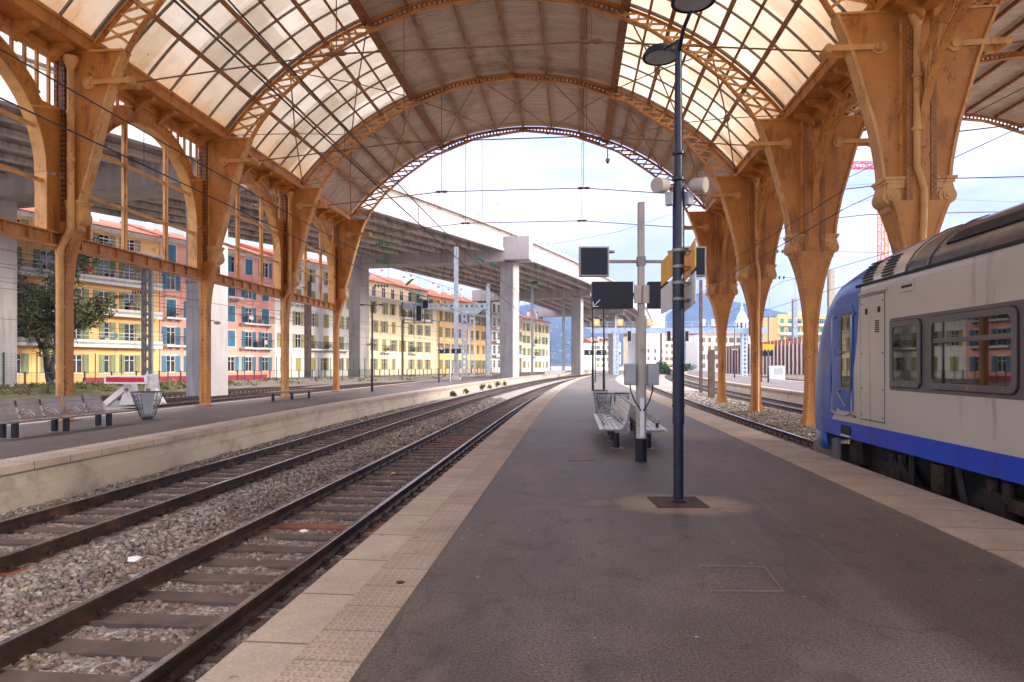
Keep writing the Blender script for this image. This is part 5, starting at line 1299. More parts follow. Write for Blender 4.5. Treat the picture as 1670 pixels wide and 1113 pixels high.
def sign_post():
    P=CW(2.285,11.4,0); t=thing('sign_post','beige post carrying four blank black display boards and two grey cable boxes','sign post',P,TH)
    MB().lathe([(.105,0),(.105,.40),(.093,.41)],(0,0,0),18).build('foot_sleeve',m_black,t,local=True,ang=40)
    MB().lathe([(.092,.40),(.092,2.57),(.06,2.58)],(0,0,0),18).build('pole',m_beige,t,local=True,ang=40)
    b=MB(); b.bx(-.055,.055,-.06,.06,2.57,4.58); b.build('upper_mast',m_beige,t,local=True,bevel=.008)
    MB().bx(-.035,.035,-.10,-.088,.44,1.12).build('cable_cover',m_white,t,local=True)
    for s in (-1,1):
        bx=MB(); bx.bx(s*.20-.095,s*.20+.095,-.12,.06,1.35,1.73); o=bx.build('junction_box',m_greybox,t,local=True,bevel=.015); d=MB(); d.bx(s*.20-.08,s*.20+.08,-.127,-.119,1.38,1.70); d.bx(s*.30-.012,s*.30+.012,-.06,.0,1.5,1.58); d.build('lid',m_greybox,o,local=True,bevel=.006)
        MB().tube([(s*.2,-.03,1.35),(s*.19,-.05,1.24),(s*.12,-.09,1.05),(s*.02,-.10,.9)],.012,8).build('cable',m_black,t,local=True,smooth=True)
        br=MB(); br.bx(s*.075-.06,s*.075+.06,-.1,-.055,2.79,3.11); br.bx(s*.02,s*.2,-.05,.05,2.92,2.98); br.build('bracket',m_beige,t,local=True,bevel=.005)
        w=MB(); x0,x1=(-.875,-.155) if s<0 else (.11,.84); w.bx(x0,x1,-.1,.06,2.70,3.17); o=w.build('display_board',m_black,t,local=True,bevel=.006)
        if s<0:
            a=MB(); y=-.108; cx,cz=-.80,2.79
            a.bar((cx-.055,y,cz-.055),(cx+.06,y,cz+.06),.012,.022,(0,1,0)); a.bar((cx-.062,y,cz-.066),(cx-.062,y,cz+.03),.012,.022,(0,1,0)); a.bar((cx-.07,y,cz-.06),(cx+.03,y,cz-.06),.012,.022,(0,1,0)); a.build('arrow',m_white,o,local=True)
        m=MB(); x0,x1=(-1.105,-.575) if s<0 else (.60,1.13); m.bx(x0,x1,-.09,.02,3.26,3.79); o=m.build('monitor',m_beige,t,local=True,bevel=.012); MB().bx(x0+.03,x1-.03,-.096,-.088,3.29,3.76).build('screen',m_black,o,local=True)
        h=MB(); hx=x1 if s<0 else x0; h.cyl((hx-s*.04,.05,3.70),(hx-s*.04,.05,3.73),.08,12); h.build('fitting',m_steelp,o,local=True)
    cb=MB(); cb.bx(-.60,.62,-.03,.03,3.51,3.56); cb.bx(-.07,.07,-.075,.075,3.46,3.62); cb.build('cross_bar',m_steelp,t,local=True)
sign_post()
m_perf=MAT('pale_steel_slats',(.72,.70,.67),.35,.25,.1,4,60,.03)
def seat_profile(n): # (depth from back, height), front edge first
    P=[(.60,.405),(.55,.418),(.42,.412),(.28,.405),(.19,.415),(.13,.46),(.095,.54),(.06,.66),(.03,.78),(.0,.89)]
    L=[0]
    for a,b in zip(P,P[1:]): L.append(L[-1]+math.dist(a,b))
    return [(interp(L[-1]*k/n,L,[p[0] for p in P]),interp(L[-1]*k/n,L,[p[1] for p in P])) for k in range(n+1)]
def bench(name,label,loc,rz,seats,pitch,mat,nsl,ribs,group,end_tray=False,doubleleg=False,legm=None,cov=7):
    # local +x = the way it faces, local y = its length
    t=thing(name,label,'bench',loc,rz,group); prof=seat_profile(nsl*10); W=pitch-.07
    for k in range(seats):
        y0=k*pitch; m=MB()
        for j in range(nsl):
            A=prof[j*10:j*10+cov+1]
            m.strip([(p[0],p[1]) for p in A],[(p[0],p[1]-.0) if False else (p[0]-.006,p[1]-.012) for p in A],y0+.03,y0+W)
        for i in range(ribs+1):
            y=lerp(y0+.03,y0+W,i/ribs); w=.016 if 0<i<ribs else .022
            m.strip(prof,[(p[0]-.008,p[1]-.016) for p in prof],y-w/2,y+w/2)
        rim=[(prof[0],1),(prof[-1],1)]
        for p in (prof[0],prof[-1]): m.cyl((p[0],y0+.02,p[1]-.008),(p[0],y0+W+.01,p[1]-.008),.014,8)
        m.build('seat',mat,t,local=True)
    for k in range(1,seats):
        y=k*pitch-.035; a=MB(); a.tube([(.10,y,.5),(.13,y,.60),(.25,y,.645),(.42,y,.62),(.53,y,.52),(.50,y,.43)],.014,8); a.tube([(.13,y,.47),(.28,y,.56),(.42,y,.54),(.5,y,.43)],.011,8); a.build('armrest',m_steel,t,local=True,smooth=True)
    b=MB(); L=seats*pitch; b.bx(.22,.30,-.02,L,.335,.395); b.bx(.52,.56,-.02,L,.36,.392)
    for k in range(seats+1): b.bx(.05,.56,k*pitch-.05,k*pitch-.02,.37,.398)
    if end_tray: b.bx(.0,.6,L,L+.62,.395,.415)
    b.build('beam',m_steelp,t,local=True)
    n=max(2,round(L/1.45)+1) if not end_tray else 3
    for i in range(n):
        y=lerp(.25,L-.25,i/(n-1))
        for x in ((.42,.10) if doubleleg else (.26,)):
            l_=MB(); l_.lathe([(.055,0),(.062,.03),(.062,.335)],(x,y,0),14) if not doubleleg else l_.bx(x-.055,x+.055,y-.055,y+.055,0,.37)
            l_.build('leg',legm or m_black,t,local=True,bevel=.006)
            f=MB(); f.box((x,y,.004),(.26,.2,.012)); f.build('foot_plate',m_steelp,t,local=True)
    return t
bx,by=1.15,13.1
bench('perforated_bench','pale perforated steel bench facing left, in front of the sign post',(bx-.02,by+4.1,0),math.pi,6,.68,m_perf,9,7,'back to back platform benches')
bench('perforated_bench','perforated steel bench facing right with a paper cup on its near end',(bx+.10,by,0),0,6,.68,m_perf,9,7,'back to back platform benches')
c=thing('paper_cup','small brown paper cup standing on the right facing bench','cup',(bx+.55,by+.35,.42)); MB().lathe([(.028,0),(.038,.09),(.041,.095),(.038,.10)],(bx+.55,by+.35,.418),12).build('cup',MAT('brown_paper',(.12,.06,.03),.7),c,ang=40)
m_galvd=MAT('dull_dark_steel',(.10,.095,.09),.5,.4,.2,3,40,.05)
def bin_(label,loc,r0,r1,h,group,panel=False,nr=22):
    t=thing('litter_bin',label,'litter bin',loc,.3,group)
    w=MB()
    for k in range(nr):
        a=2*math.pi*k/nr; w.tube([(r0*math.cos(a),r0*math.sin(a),.08),(r1*math.cos(a),r1*math.sin(a),h)],.006 if r1<.3 else .009,5)
    for f in (0,.33,.66,1):
        r=lerp(r0,r1,f); z=lerp(.08,h,f); w.tube([(r*math.cos(q*math.pi/12),r*math.sin(q*math.pi/12),z) for q in range(25)],.009 if f not in (0,1) else .016,6,caps=False)
    w.build('wire_basket',m_galvd,t,local=True)
    MB().lathe([(r0*.9,.09),(r1*.93,h-.03),(r1*1.02,h+.012),(r1*1.03,h-.05)],(0,0,0),20,cap=False).build('bin_bag',m_bag,t,local=True,smooth=True)
    MB().lathe([(r0*.75,0),(r0*.75,.08),(r0,.09)],(0,0,0),16).build('foot',m_dark,t,local=True)
    if panel:
        p=MB(); a=-1.2; q=.97
        for k in range(5):
            a0=a-.42+k*.168; a1=a0+.168
            p.hexa([(lerp(r0,r1,.12)*1.04*math.cos(z),lerp(r0,r1,.12)*1.04*math.sin(z),lerp(.08,h,.12)) for z in (a0,a1)]+[(lerp(r0,r1,.12)*1.02*math.cos(z),lerp(r0,r1,.12)*1.02*math.sin(z),lerp(.08,h,.12)) for z in (a1,a0)]+[(lerp(r0,r1,q)*1.03*math.cos(z),lerp(r0,r1,q)*1.03*math.sin(z),lerp(.08,h,q)) for z in (a0,a1)]+[(lerp(r0,r1,q)*1.01*math.cos(z),lerp(r0,r1,q)*1.01*math.sin(z),lerp(.08,h,q)) for z in (a1,a0)])
        p.build('panel',m_greybox,t,local=True)
    return t
def mk_bag():
    m=bpy.data.materials.new('clear_bin_bag'); m.use_nodes=True; n=m.node_tree.nodes; l=m.node_tree.links; b=n['Principled BSDF']; b.inputs['Base Color'].default_value=(.55,.55,.58,1); b.inputs['Roughness'].default_value=.35
    tr=n.new('ShaderNodeBsdfTransparent'); mx=n.new('ShaderNodeMixShader'); mx.inputs[0].default_value=.3; l.new(tr.outputs[0],mx.inputs[1]); l.new(b.outputs[0],mx.inputs[2]); l.new(mx.outputs[0],n['Material Output'].inputs[0]); return m
m_bag=mk_bag()
bin_('wide conical wire litter bin on the far left platform, beyond the slatted bench',CW(-11.5,20.3,0),.20,.46,.86,'wire litter bins',True)
bin_('left of the two wire baskets behind the near platform benches',CW(2.75,19.2,0),.13,.24,.86,'wire litter bins')
bin_('right of the two wire baskets behind the near platform benches',CW(3.27,19.25,0),.13,.24,.86,'wire litter bins')
bin_('third wire basket, partly hidden behind the other two near the benches',CW(2.95,21.5,0),.13,.24,.86,'wire litter bins')
bench('slatted_bench','taupe slatted metal bench with looped armrests on the far left platform',(-13.36,13.55,0),-.01,5,.70,m_steelp,7,4,None,end_tray=True,doubleleg=True,cov=8.5 and 9)
def flat_bench():
    p=CW(-11.25,30.3,0); q=CW(-10.5,33.3,0); a=math.atan2(q.y-p.y,q.x-p.x); t=thing('backless_bench','long backless metal bench between two left columns','bench',p,a); L=(q-p).length
    s=MB()
    for k in range(5): s.bx(-.35,L+.35,-.25+k*.1,-.17+k*.1,.42,.45)
    s.build('seat',m_steelp,t,local=True); MB().bx(-.2,L+.2,-.05,.05,.36,.419).build('beam',m_steelp,t,local=True)
    for k in range(3): MB().lathe([(.09,0),(.07,.03),(.06,.36)],(k*L/2,0,0),12).build('leg',m_dark,t,local=True)
flat_bench()
m_covf=MAT('dusty_frame',(.20,.155,.13),.8)
def cover(label,pts,mat,name='access_cover',frame=True):
    c=sum((Vector(p) for p in pts),Vector())/len(pts); t=thing(name,label,'cover',c)
    m=MB(); n=len(pts); ins=[c+(Vector(p)-c)*.955 for p in pts]
    m.add([(p[0],p[1],.004) for p in ins],[tuple(range(n))[::-1]]); m.build('lid',mat,t)
    f=MB()
    for i in range(n): a,b=Vector(pts[i]),Vector(pts[(i+1)%n]); f.bar((a.x,a.y,.002),(b.x,b.y,.002),.010,.012)
    f.build('frame',m_covf if mat is m_asph else m_mastb,t)
def G0(px,py): 
    d=1.7*FPX/(py-596); return CW((px-835)/FPX*d,d,0)
cover('square asphalt filled access cover in the platform, right foreground',[G0(1140,923),G0(1246,925),G0(1277,965),G0(1161,964)],m_asph)
cover('small grated cover in the platform left of the lamp post foot',[G0(943,815),G0(998,814),G0(999,826),G0(942,827)],m_mastb)
cover('small grated cover in the platform left of the sign post foot',[G0(928,744),G0(966,744),G0(968,752),G0(927,752)],m_mastb)
g=thing('gum_spot','small round black drain cap in the tactile paving at left','drain cap',G0(653,952)); p=G0(653,952); MB().lathe([(.035,.009),(.03,.013),(.004,.013)],(p.x,p.y,0),14).build('cap',m_black,g)
# scraps on the ballast
scr=[(-3.9,9.0,'crumpled white paper on the track beside the left edge of the near platform',m_white,.06),(-5.2,7.2,'bright white scrap of rag in the ballast between the two left tracks',m_white,.08),(-4.0,14,'yellowish scrap of paper between the rails farther along the near track',m_yellow,.05),(7.2,16.5,'white scrap of paper beside the rail near the train nose',m_white,.08)]
for x,y,lb,mt,s in scr:
    r2=random.Random(lb); m=MB(); V,F=ico(); z=zb(x,y)+.06
    m.add([(x+v[0]*s*r2.uniform(.6,1.4),y+v[1]*s*r2.uniform(.6,1.4),z+v[2]*s*.5*r2.uniform(.6,1.4)) for v in V],[tuple(f) for f in F]); tag(m.build('paper_scrap',mt),lb,'scrap')
# ---------------------------------------------------------------- things along the tracks
def PX(px,d,z=0): return CW((px-835)/FPX*d,d,z)
def ZP(py,d): return 1.7+(596-py)*d/FPX
def text(body,size,mat,par,loc,rot):
    c=bpy.data.curves.new('lettering','FONT'); c.body=body; c.size=size; c.align_x='CENTER'; c.align_y='CENTER'; c.extrude=.004; c.materials.append(mat)
    tmp=bpy.data.objects.new('lettering',c); COL.objects.link(tmp); me=bpy.data.meshes.new_from_object(tmp); bpy.data.objects.remove(tmp); o=bpy.data.objects.new('lettering',me); COL.objects.link(o); o.parent=par; o.location=loc; o.rotation_euler=rot; return o
def plat_lamp(px,d,h,label,two=True,rz=0,group='slim platform lamp posts',mat=None):
    t=thing('platform_lamp',label,'lamp post',PX(px,d,0),TH+rz,group); mat=mat or m_dark
    MB().lathe([(.09,0),(.09,1.4),(.07,1.45),(.05,h-.05),(.04,h)],(0,0,0),12).build('pole',mat,t,local=True,ang=40)
    for s in ((-1,1) if two else (1,)):
        a=MB(); a.cyl((0,0,h-.08),(s*.45,0,h+.02),.025,6); a.build('lamp_arm',mat,t,local=True); b=MB(); b.lathe([(.02,.07),(.16,.03),(.2,-.03),(.17,-.05)],(s*.62,0,h),14); b.build('lamp_head',mat,t,local=True,ang=40)
    c=MB()
    for s in (-1,1): c.cyl((s*.08,0,h*.55),(s*.3,-.12,h*.55-.05),.09,10)
    c.build('loudspeaker',m_beige,t,local=True)
    return t
plat_lamp(607,41.5,5.6,'slim dark lamp post on the far left platform nearest to the end column')
plat_lamp(716,63.7,6.1,'slim dark lamp post on the left platform just left of the numbered board')
plat_lamp(985,42,6.2,'thick dark lamp post rising behind the wire baskets on the near platform',True,.2)
plat_lamp(967,43,6.0,'thin dark pole left of the thick lamp post on the near platform',False,.2)
plat_lamp(1009,118,6.0,'very distant lamp post at the far tip of the near platform',True)
plat_lamp(1198,86,6.9,'lamp post on the right hand platform between the two far columns',True)
plat_lamp(1253,63.7,6.5,'lamp post with a yellow board on the right hand platform',True)
plat_lamp(839,103,6.2,'lamp post on the far left platform right of the first big pier',True)
plat_lamp(898,125,6.4,'lamp post on the far left platform in front of the white barrier',True)
def num_sign(px,d,z,label,mat_pole,rz=0,body='2',two=True,hp=3.4):
    t=thing('platform_sign',label,'sign',PX(px,d,0),TH+rz,'numbered platform signs'); MB().lathe([(.06,0),(.06,hp*.55),(.04,hp*.56),(.035,hp+.6)],(0,0,0),10).build('pole',mat_pole,t,local=True,ang=40)
    for s in ((-1,1) if two else (1,)):
        m=MB(); m.bx(s*.62-.5,s*.62+.5,-.05,.05,z-.25,z+.25); o=m.build('board',m_dark,t,local=True,bevel=.01); text(body,.42,m_white,o,(s*.62,-.056,z),(rad(90),0,0))
num_sign(734,68.6,3.2,'pole with two dark blue number boards on the far left platform',m_galv,0)
num_sign(971,63.7,2.95,'pole with dark blue number boards beyond the benches on the near platform',m_dark,.15)
num_sign(1242,66,2.9,'number board on the right hand platform beside the lamp with the yellow board',m_dark,-.2,two=False)
t=thing('yellow_board','yellow information board on the right hand platform lamp','sign',PX(1253,63.3,2.9),TH); MB().bx(-.55,.55,-.04,.04,.35,.85).build('board',m_yellow,t,local=True)
# masts
m_mastg=MAT('dark_galvanised_steel',(.20,.20,.215),.55,.3,.2,2,30,.08,dirt=(.12,.10,.09),damt=.3,ds=1.5)
def hmast(px,d,h,w,mat,label,z0=-.6,group='overhead line masts',rz=0,foot=True,arms=()):
    t=thing('line_mast',label,'mast',PX(px,d,z0),TH+rz,group); m=MB(); H=h-z0; f=w*.12
    m.bx(-w/2,w/2,-w/2,-w/2+f,0,H); m.bx(-w/2,w/2,w/2-f,w/2,0,H); m.bx(-f/2,f/2,-w/2+f,w/2-f,0,H); m.build('post',mat,t,local=True)
    if foot: m=MB(); m.bx(-w,w,-w,w,-.1,.35); m.build('footing',m_conc,t,local=True,bevel=.03)
    for z,x0,x1 in arms:
        a=MB(); a.bar((0,0,z-z0),(x1,0,z-z0+.3),.07,.07); a.bar((0,0,z-z0+1.3),(x1*.9,0,z-z0+.35),.03,.03); a.build('bracket_arm',m_galv,t,local=True); i=MB()
        for k in range(4): i.lathe([(.02,-.02),(.09,-.02),(.09,.02),(.02,.02)],(x1*.3,0,z-z0+.13),8) if False else i.cyl((x1*(.25+.06*k),0,z-z0+.08+.02*k),(x1*(.27+.06*k),0,z-z0+.09+.02*k),.1,8)
        i.build('insulator',m_insb,t,local=True)
    return t
hmast(744,73,15.1,.48,m_galv,'tall galvanised mast on the far left platform right of the number boards',0,arms=[(6.3,0,2.6)])
hmast(796,99,14.2,.55,m_galvb,'pale blue mast joined to the right end of the gantry beam',0,arms=[(6.5,0,2.4)])
hmast(655,115,13.2,.75,m_mastb,'rust brown mast at the left end of the gantry beam',-.3)
hmast(868,120,16.6,.5,m_galv,'galvanised mast just right of the first big pier',0,arms=[(6.4,0,2.6)])
hmast(919,150,17.2,.6,m_galv,'galvanised mast left of the second big pier',0,arms=[(6.4,0,2.6)])
hmast(502,84,12.6,.72,m_mastb,'dark mast in front of the white house seen through the last arched screen',-.3)
hmast(1143,49,8.2,.2,m_mastb,'slim brown mast standing in the ballast right of the lamp post',-.75)
hmast(1296,138,16.0,.95,m_galv,'grey mast with three forked tops in front of the far board fence',-.6)
hmast(1355,60,10.6,.5,m_beige,'pale mast just above the blue train nose',-.7)
hmast(1052,150,11,.5,m_mastb,'distant mast between the signpost and the lamp post',-.6,arms=[(6.2,0,2.2)])
hmast(1078,180,11,.5,m_mastb,'second distant mast beside the blank white tower',-.6)
t=thing('post_stump','short stump of brown riveted post beside the farthest right column','post',PX(1160,46,-.75),TH); m=MB(); m.bx(-.21,.21,-.14,-.1,0,3.55); m.bx(-.21,.21,.1,.14,0,3.5); m.bx(-.19,-.15,-.1,.1,0,3.5); m.bx(.15,.19,-.1,.1,0,3.5); m.build('post',m_mastb,t,local=True)
for s in (-1,0,1):
    p=PX(1296,138,16.0)+Vector((s*1.6,0,0)); 
lm=thing('twin_channel_mast','grey twin channel mast in front of the yellow house behind the buffer stop','mast',PX(239,61,-.4),TH,'overhead line masts'); m=MB()
for x in (-.33,.33): m.bx(x-.17,x+.17,-.03,.0,0,11.4); m.bx(x-.17,x-.14,0,.3,0,11.4); m.bx(x+.14,x+.17,0,.3,0,11.4)
m.build('post',m_mastg,lm,local=True); m=MB(); z=.5
while z<11.2: m.bx(-.2,.2,-.045,-.03,z,z+.3); z+=1.05
m.build('batten',m_mastg,lm,local=True)
# left signal gantry with perforated post
gt=thing('signal_gantry','pale blue cantilever gantry on a post pierced with round holes, at the left platform','gantry',PX(757.5,99,0),TH)
def plate_holes(mb,x0,x1,z0,z1,y,n,vert=True):
    for k in range(n):
        if vert: q=[(x0,lerp(z0,z1,k/n)),(x1,lerp(z0,z1,k/n)),(x1,lerp(z0,z1,(k+1)/n)),(x0,lerp(z0,z1,(k+1)/n))]
        else: q=[(lerp(x0,x1,k/n),z0),(lerp(x0,x1,(k+1)/n),z0),(lerp(x0,x1,(k+1)/n),z1),(lerp(x0,x1,k/n),z1)]
        hole_plate(mb,q,y,.03)
m=MB(); plate_holes(m,-.42,.42,0,9.6,-.45,11); plate_holes(m,-.42,.42,0,9.6,.45,11)
for k in range(11): m.bx(-.40,.40,-.42,.42,k*.873+.02,k*.873+.10)
m.bx(.46,.62,-.45,.45,0,9.6) if False else None
for z in range(6): m.bx(.95,1.45,-.45,.45,z*1.75,z*1.75+.35)
m.bx(.9,1.0,-.45,.45,0,9.6); m.bx(1.4,1.5,-.45,.45,0,9.6); m.build('post',m_galvb,gt,local=True)
m=MB(); m.prism([(-.9,9.6),(2.0,9.6),(2.9,10.3),(-1.6,10.3)],-.42,.42); m.build('bracket',m_galvb,gt,local=True)
m=MB(); plate_holes(m,-9.4,3.9,10.36,11.15,-.4,17,False); plate_holes(m,-9.4,3.9,10.36,11.15,.4,17,False); m.bx(-9.4,3.9,-.46,.46,10.3,10.36); m.bx(-9.4,3.9,-.46,.46,11.15,11.21); m.build('beam',m_galvb,gt,local=True)
m=MB()
for x in (-9.2,-7.6,-6.0,-4.9): m.bx(x-.04,x+.04,-1.2,-1.14,8.2,10.3); m.bx(x-.04,x+.04,-.5,-.44,8.2,10.3)
m.bx(-9.3,-4.8,-1.25,-.4,8.1,8.2); m.bx(-9.3,-4.8,-1.22,-1.18,9.2,9.26); m.bx(-9.3,-4.8,-1.22,-1.18,8.7,8.74); m.build('service_cage',m_mastb,gt,local=True)
def signal(par,x,y,z,n=3,w=.5):
    m=MB(); h=.52*n+.2; m.bx(x-w/2-.06,x+w/2+.06,y-.02,y+.02,z-.06,z+h+.06); o=m.build('backplate',m_white,par,local=True,bevel=.0); m=MB(); m.bx(x-w/2,x+w/2,y-.1,y+.1,z,z+h)
    for k in range(n): m.cyl((x,y-.1,z+.36+k*.52),(x,y-.32,z+.36+k*.52),.17,12)
    m.build('signal_head',m_black,par,local=True)
    m=MB()
    for k in range(n): m.cyl((x,y-.105,z+.36+k*.52),(x,y-.115,z+.36+k*.52),.12,12)
    m.build('lens',m_glass,par,local=True)
signal(gt,-6.9,-.7,8.5,4,.75); signal(gt,-5.9,-.7,10.4,2,.8)
# far gantry across the tracks
gf=thing('signal_gantry','distant pale blue signal bridge spanning the tracks beyond the near platform','gantry',PX(1100,115,-.6),TH); m=MB(); L0,L1=-15.0,16.5
m.bx(L0,L1,-.5,.5,8.0,8.1); m.bx(L0,L1,-.5,.5,8.85,8.95); k=L0
while k<L1-.1:
    for y in (-.48,.48): m.bar((k,y,8.1),(k+1.05,y,8.85),.08,.05,(0,1,0)); m.bar((k+1.05,y,8.1),(k,y,8.85),.08,.05,(0,1,0)); m.bx(k-.05,k+.05,y-.04,y+.04,8.1,8.85)
    k+=1.05
m.bx(L0,L1,-.44,.44,8.12,8.83) ; m.build('beam',m_galvb,gf,local=True)
m=MB(); k=L0
while k<=L1: m.bx(k-.025,k+.025,-.5,-.45,8.95,10.0); k+=1.5
for z in (9.45,9.98): m.bx(L0,L1,-.5,-.46,z-.025,z+.025)
m.build('railing',m_galvb,gf,local=True)
for x in (-10.5,12.4): 
    m=MB(); plate_holes(m,x-.45,x+.45,0,8,-.4,11); plate_holes(m,x-.45,x+.45,0,8,.4,11); m.bx(x-.5,x-.45,-.43,.43,0,8); m.bx(x+.45,x+.5,-.43,.43,0,8); m.build('post',m_galvb,gf,local=True)
for x in (-8.2,-1.2,2.0,8.6,13.3,14.9): signal(gf,x,-.75,6.6 if x<13 else 7.6,3,.6)
for x in (-14,-9.8,-4.5,4.8,7.0): 
    m=MB(); m.bx(x-.55,x+.55,-.56,-.52,9.3,10.5); o=m.build('yellow_plate',m_yellow if x<0 else m_white,gf,local=True); MB().bx(x-.3,x+.3,-.575,-.562,9.55,10.25).build('plate_mark',m_galvb,o,local=True)
# board wall, cabinets, crane at the right
bw=thing('noise_barrier','wall of tall brown vertical boards over white panels at the far right','barrier',CW(49,150,-.5)); a,b=CW(49.0,152,0),CW(54.5,112,0); m=MB(); m.bar((a.x,a.y,2.6),(b.x,b.y,2.6),.15,6.2); m.build('panel',m_white,bw)
m=MB(); n=30; e=(b-a).normalized(); nn=Vector((e.y,-e.x,0)); nn=nn if nn.dot(-a)>0 else -nn
for k in range(n):
    c=a.lerp(b,(k+.5)/n)+nn*.2; h=5.9+1.2*k/n; m.bar((c.x,c.y,-.5+.3),(c.x,c.y,h),.55,.16,(e.x,e.y,0))
m.build('board',MAT('red_brown_board',(.16,.055,.035),.8,0,.25,.6,10,.2),bw)
for X,d,lb in ((39.5,96,'white cabinet on the outer right platform, left one'),(45.5,97,'white cabinet on the outer right platform beside the grey mast')):
    t=thing('cabinet',lb,'cabinet',CW(X,d,0),TH); MB().bx(-1,1,-.5,.5,-.85,1.6).build('body',m_white,t,local=True,bevel=.03); MB().bx(-.7,.7,-.52,-.505,.3,1.3).build('door',m_greybox,t,local=True)
m_cr=MAT('red_crane_paint',(.62,.05,.10),.6,0,.1,1,10,0); m_co=MAT('orange_crane_paint',(.72,.24,.04),.6,0,.1,1,10,0)
def lattice_beam(m,a,b,w,n,up):
    a,b=Vector(a),Vector(b); t=(b-a).normalized(); sx=t.cross(Vector(up)).normalized()*w/2; sy=Vector(up).normalized()*w/2; cs=[sx+sy,sx-sy,-sx-sy,-sx+sy]
    for c in cs: m.bar(a+c,b+c,.22,.22)
    for k in range(n):
        p,q=a.lerp(b,k/n),a.lerp(b,(k+1)/n)
        for i in range(4):
            c,d=cs[i],cs[(i+1)%4]; m.bar(p+c,q+d,.12,.12) if k%2 else m.bar(p+d,q+c,.12,.12); m.bar(p+c,p+d,.12,.12)
cr=thing('tower_crane','tower crane with an orange mast and a crimson jib behind the right columns','crane',PX(1440,182,0),TH); m=MB(); lattice_beam(m,(0,0,-.6),(0,0,55.5),1.9,28,(0,1,0)); m.build('mast',m_co,cr,local=True)
m=MB(); lattice_beam(m,(-34,0,58.2),(14,0,58.2),1.6,26,(0,0,1)); m.bar((-26,0,59),(0,0,64),.12,.12); m.bar((12,0,59),(0,0,64),.12,.12); m.build('jib',m_cr,cr,local=True)
m=MB(); lattice_beam(m,(0,0,57.2),(0,0,64),1.4,4,(0,1,0)); m.build('apex',m_cr,cr,local=True); MB().bx(-1.6,-.4,-1.8,-.6,54.8,57).build('cab',MAT('turquoise_cab',(.05,.35,.5),.4),cr,local=True,bevel=.05); MB().bx(10,13.5,-.9,.9,54.5,57.2).build('counterweight',m_conc,cr,local=True)
t=thing('barrier_panel','low white barrier on the far left platform under the viaduct','barrier',PX(905,121,0),TH); m=MB(); m.bx(-1.9,1.9,-.08,.08,0,.75); m.build('panel',m_white,t,local=True); m=MB(); m.bx(-1.9,1.9,-.03,.03,1.18,1.24)
for k in range(7): m.bx(-1.9+k*.63-.02,-1.88+k*.63+.02,-.03,.03,.75,1.2)
m.build('rail',m_white,t,local=True)
# buffer stop
bp=CW(-23.45,40.2,-.75); bs=thing('buffer_stop','white concrete buffer stop with a red and white bar behind the litter bin','buffer stop',bp,TH-.06); m=MB()
for x,zt in ((-.42,1.25),(.98,1.9)):
    m.loft([[(x-w,-d0,z),(x+w,-d0,z),(x+w,d1,z),(x-w,d1,z)] for z,w,d0,d1 in ((0,.46,.35,.9),(.5,.34,.3,.6),(.8,.28,.28,.45),(zt,.26,.26,.3))])
m.bar((-1.62,-.5,.05),(-.5,-.1,1.15),.34,.30,(0,1,0)); m.bar((1.75,-.1,.05),(1.1,.0,1.0),.3,.3,(0,1,0)); m.bx(-.2,.75,-.1,.15,.55,.8)
m.build('body',MAT('weathered_white_concrete',(.58,.54,.47),.85,0,.12,1.2,15,.3,.01,dirt=(.3,.26,.2),damt=.4,ds=1),bs,local=True,bevel=.02)
m=MB(); m.bx(-1.75,.95,-.50,-.36,1.30,1.82); o=m.build('bar',m_white,bs,local=True,bevel=.01); MB().bx(-1.62,.82,-.512,-.495,1.41,1.71).build('red_stripe',m_red,o,local=True)
m=MB()
for x in (-.42,.98): m.cyl((x,-.26,.95),(x,-.45,.95),.09,12)
m.build('buffer',m_rust,bs,local=True)
# ---------------------------------------------------------------- overhead lines
def line(fx,label,y0,y1,zc=5.25,zm=6.45,group='overhead lines above the tracks',sup=48,ph=-8):
    t=thing('overhead_line',label,'overhead wire',(fx(20),20,zc),0,group); Y=ys(y0,y1,2); c=MB(); c.tube([(fx(y),y,zc) for y in Y],.013,5); c.build('contact_wire',m_wire,t)
    def zz(y): u=((y-ph)%sup)/sup; return zm-.75*4*u*(1-u)
    m=MB(); m.tube([(fx(y),y,zz(y)) for y in Y],.012,5); m.build('messenger_wire',m_wire,t); d=MB(); y=y0+3
    while y<min(y1,110): d.cyl((fx(y),y,zc),(fx(y),y,zz(y)),.007,4); y+=5.2
    d.build('dropper',m_wire,t)
line(tA,'overhead wires above the rusty near track left of the platform',-8,180); line(tB,'overhead wires above the second track by the far left platform',-8,180,5.2,6.5)
line(tC,'overhead wires above the train track',16,180,5.4,6.6); line(tD,'overhead wires above the track right of the columns',-2,180,5.3,6.7)
line(lambda y:-22.6+max(0,y-55)**2/1900,'overhead wires behind the left columns, nearer pair',4,160,5.6,7.0); line(lambda y:-27.4+.06*(y-37)+max(0,y-70)**2/1900,'overhead wires over the siding behind the buffer stop',8,160,5.8,7.2)
def insul(m,p,dirv,n=5,r=.13,s=.13):
    d=Vector(dirv).normalized()
    for k in range(n): q=p+d*(k-(n-1)/2)*s; m.tube([q-d*.035,q-d*.01,q+d*.01,q+d*.035],[.04,r,r,.04],10)
def span(label,P,ins,mat=None,r=.014,n=5,rr=.13):
    pts=[PX(a,d,ZP(b,d)) for a,b,d in P]; t=thing('span_wire',label,'cable',pts[0],0,'cross span cables'); MB().tube(pts,r,5).build('wire',m_wire,t); m=MB()
    for a,b,d in ins:
        p=PX(a,d,ZP(b,d)); i=min(range(len(pts)-1),key=lambda i:(pts[i].lerp(pts[i+1],.5)-p).length); insul(m,p,pts[i+1]-pts[i],n,rr*.85,rr*1.9)
    if m.v: m.build('insulator',mat or m_ins,t)
    return t
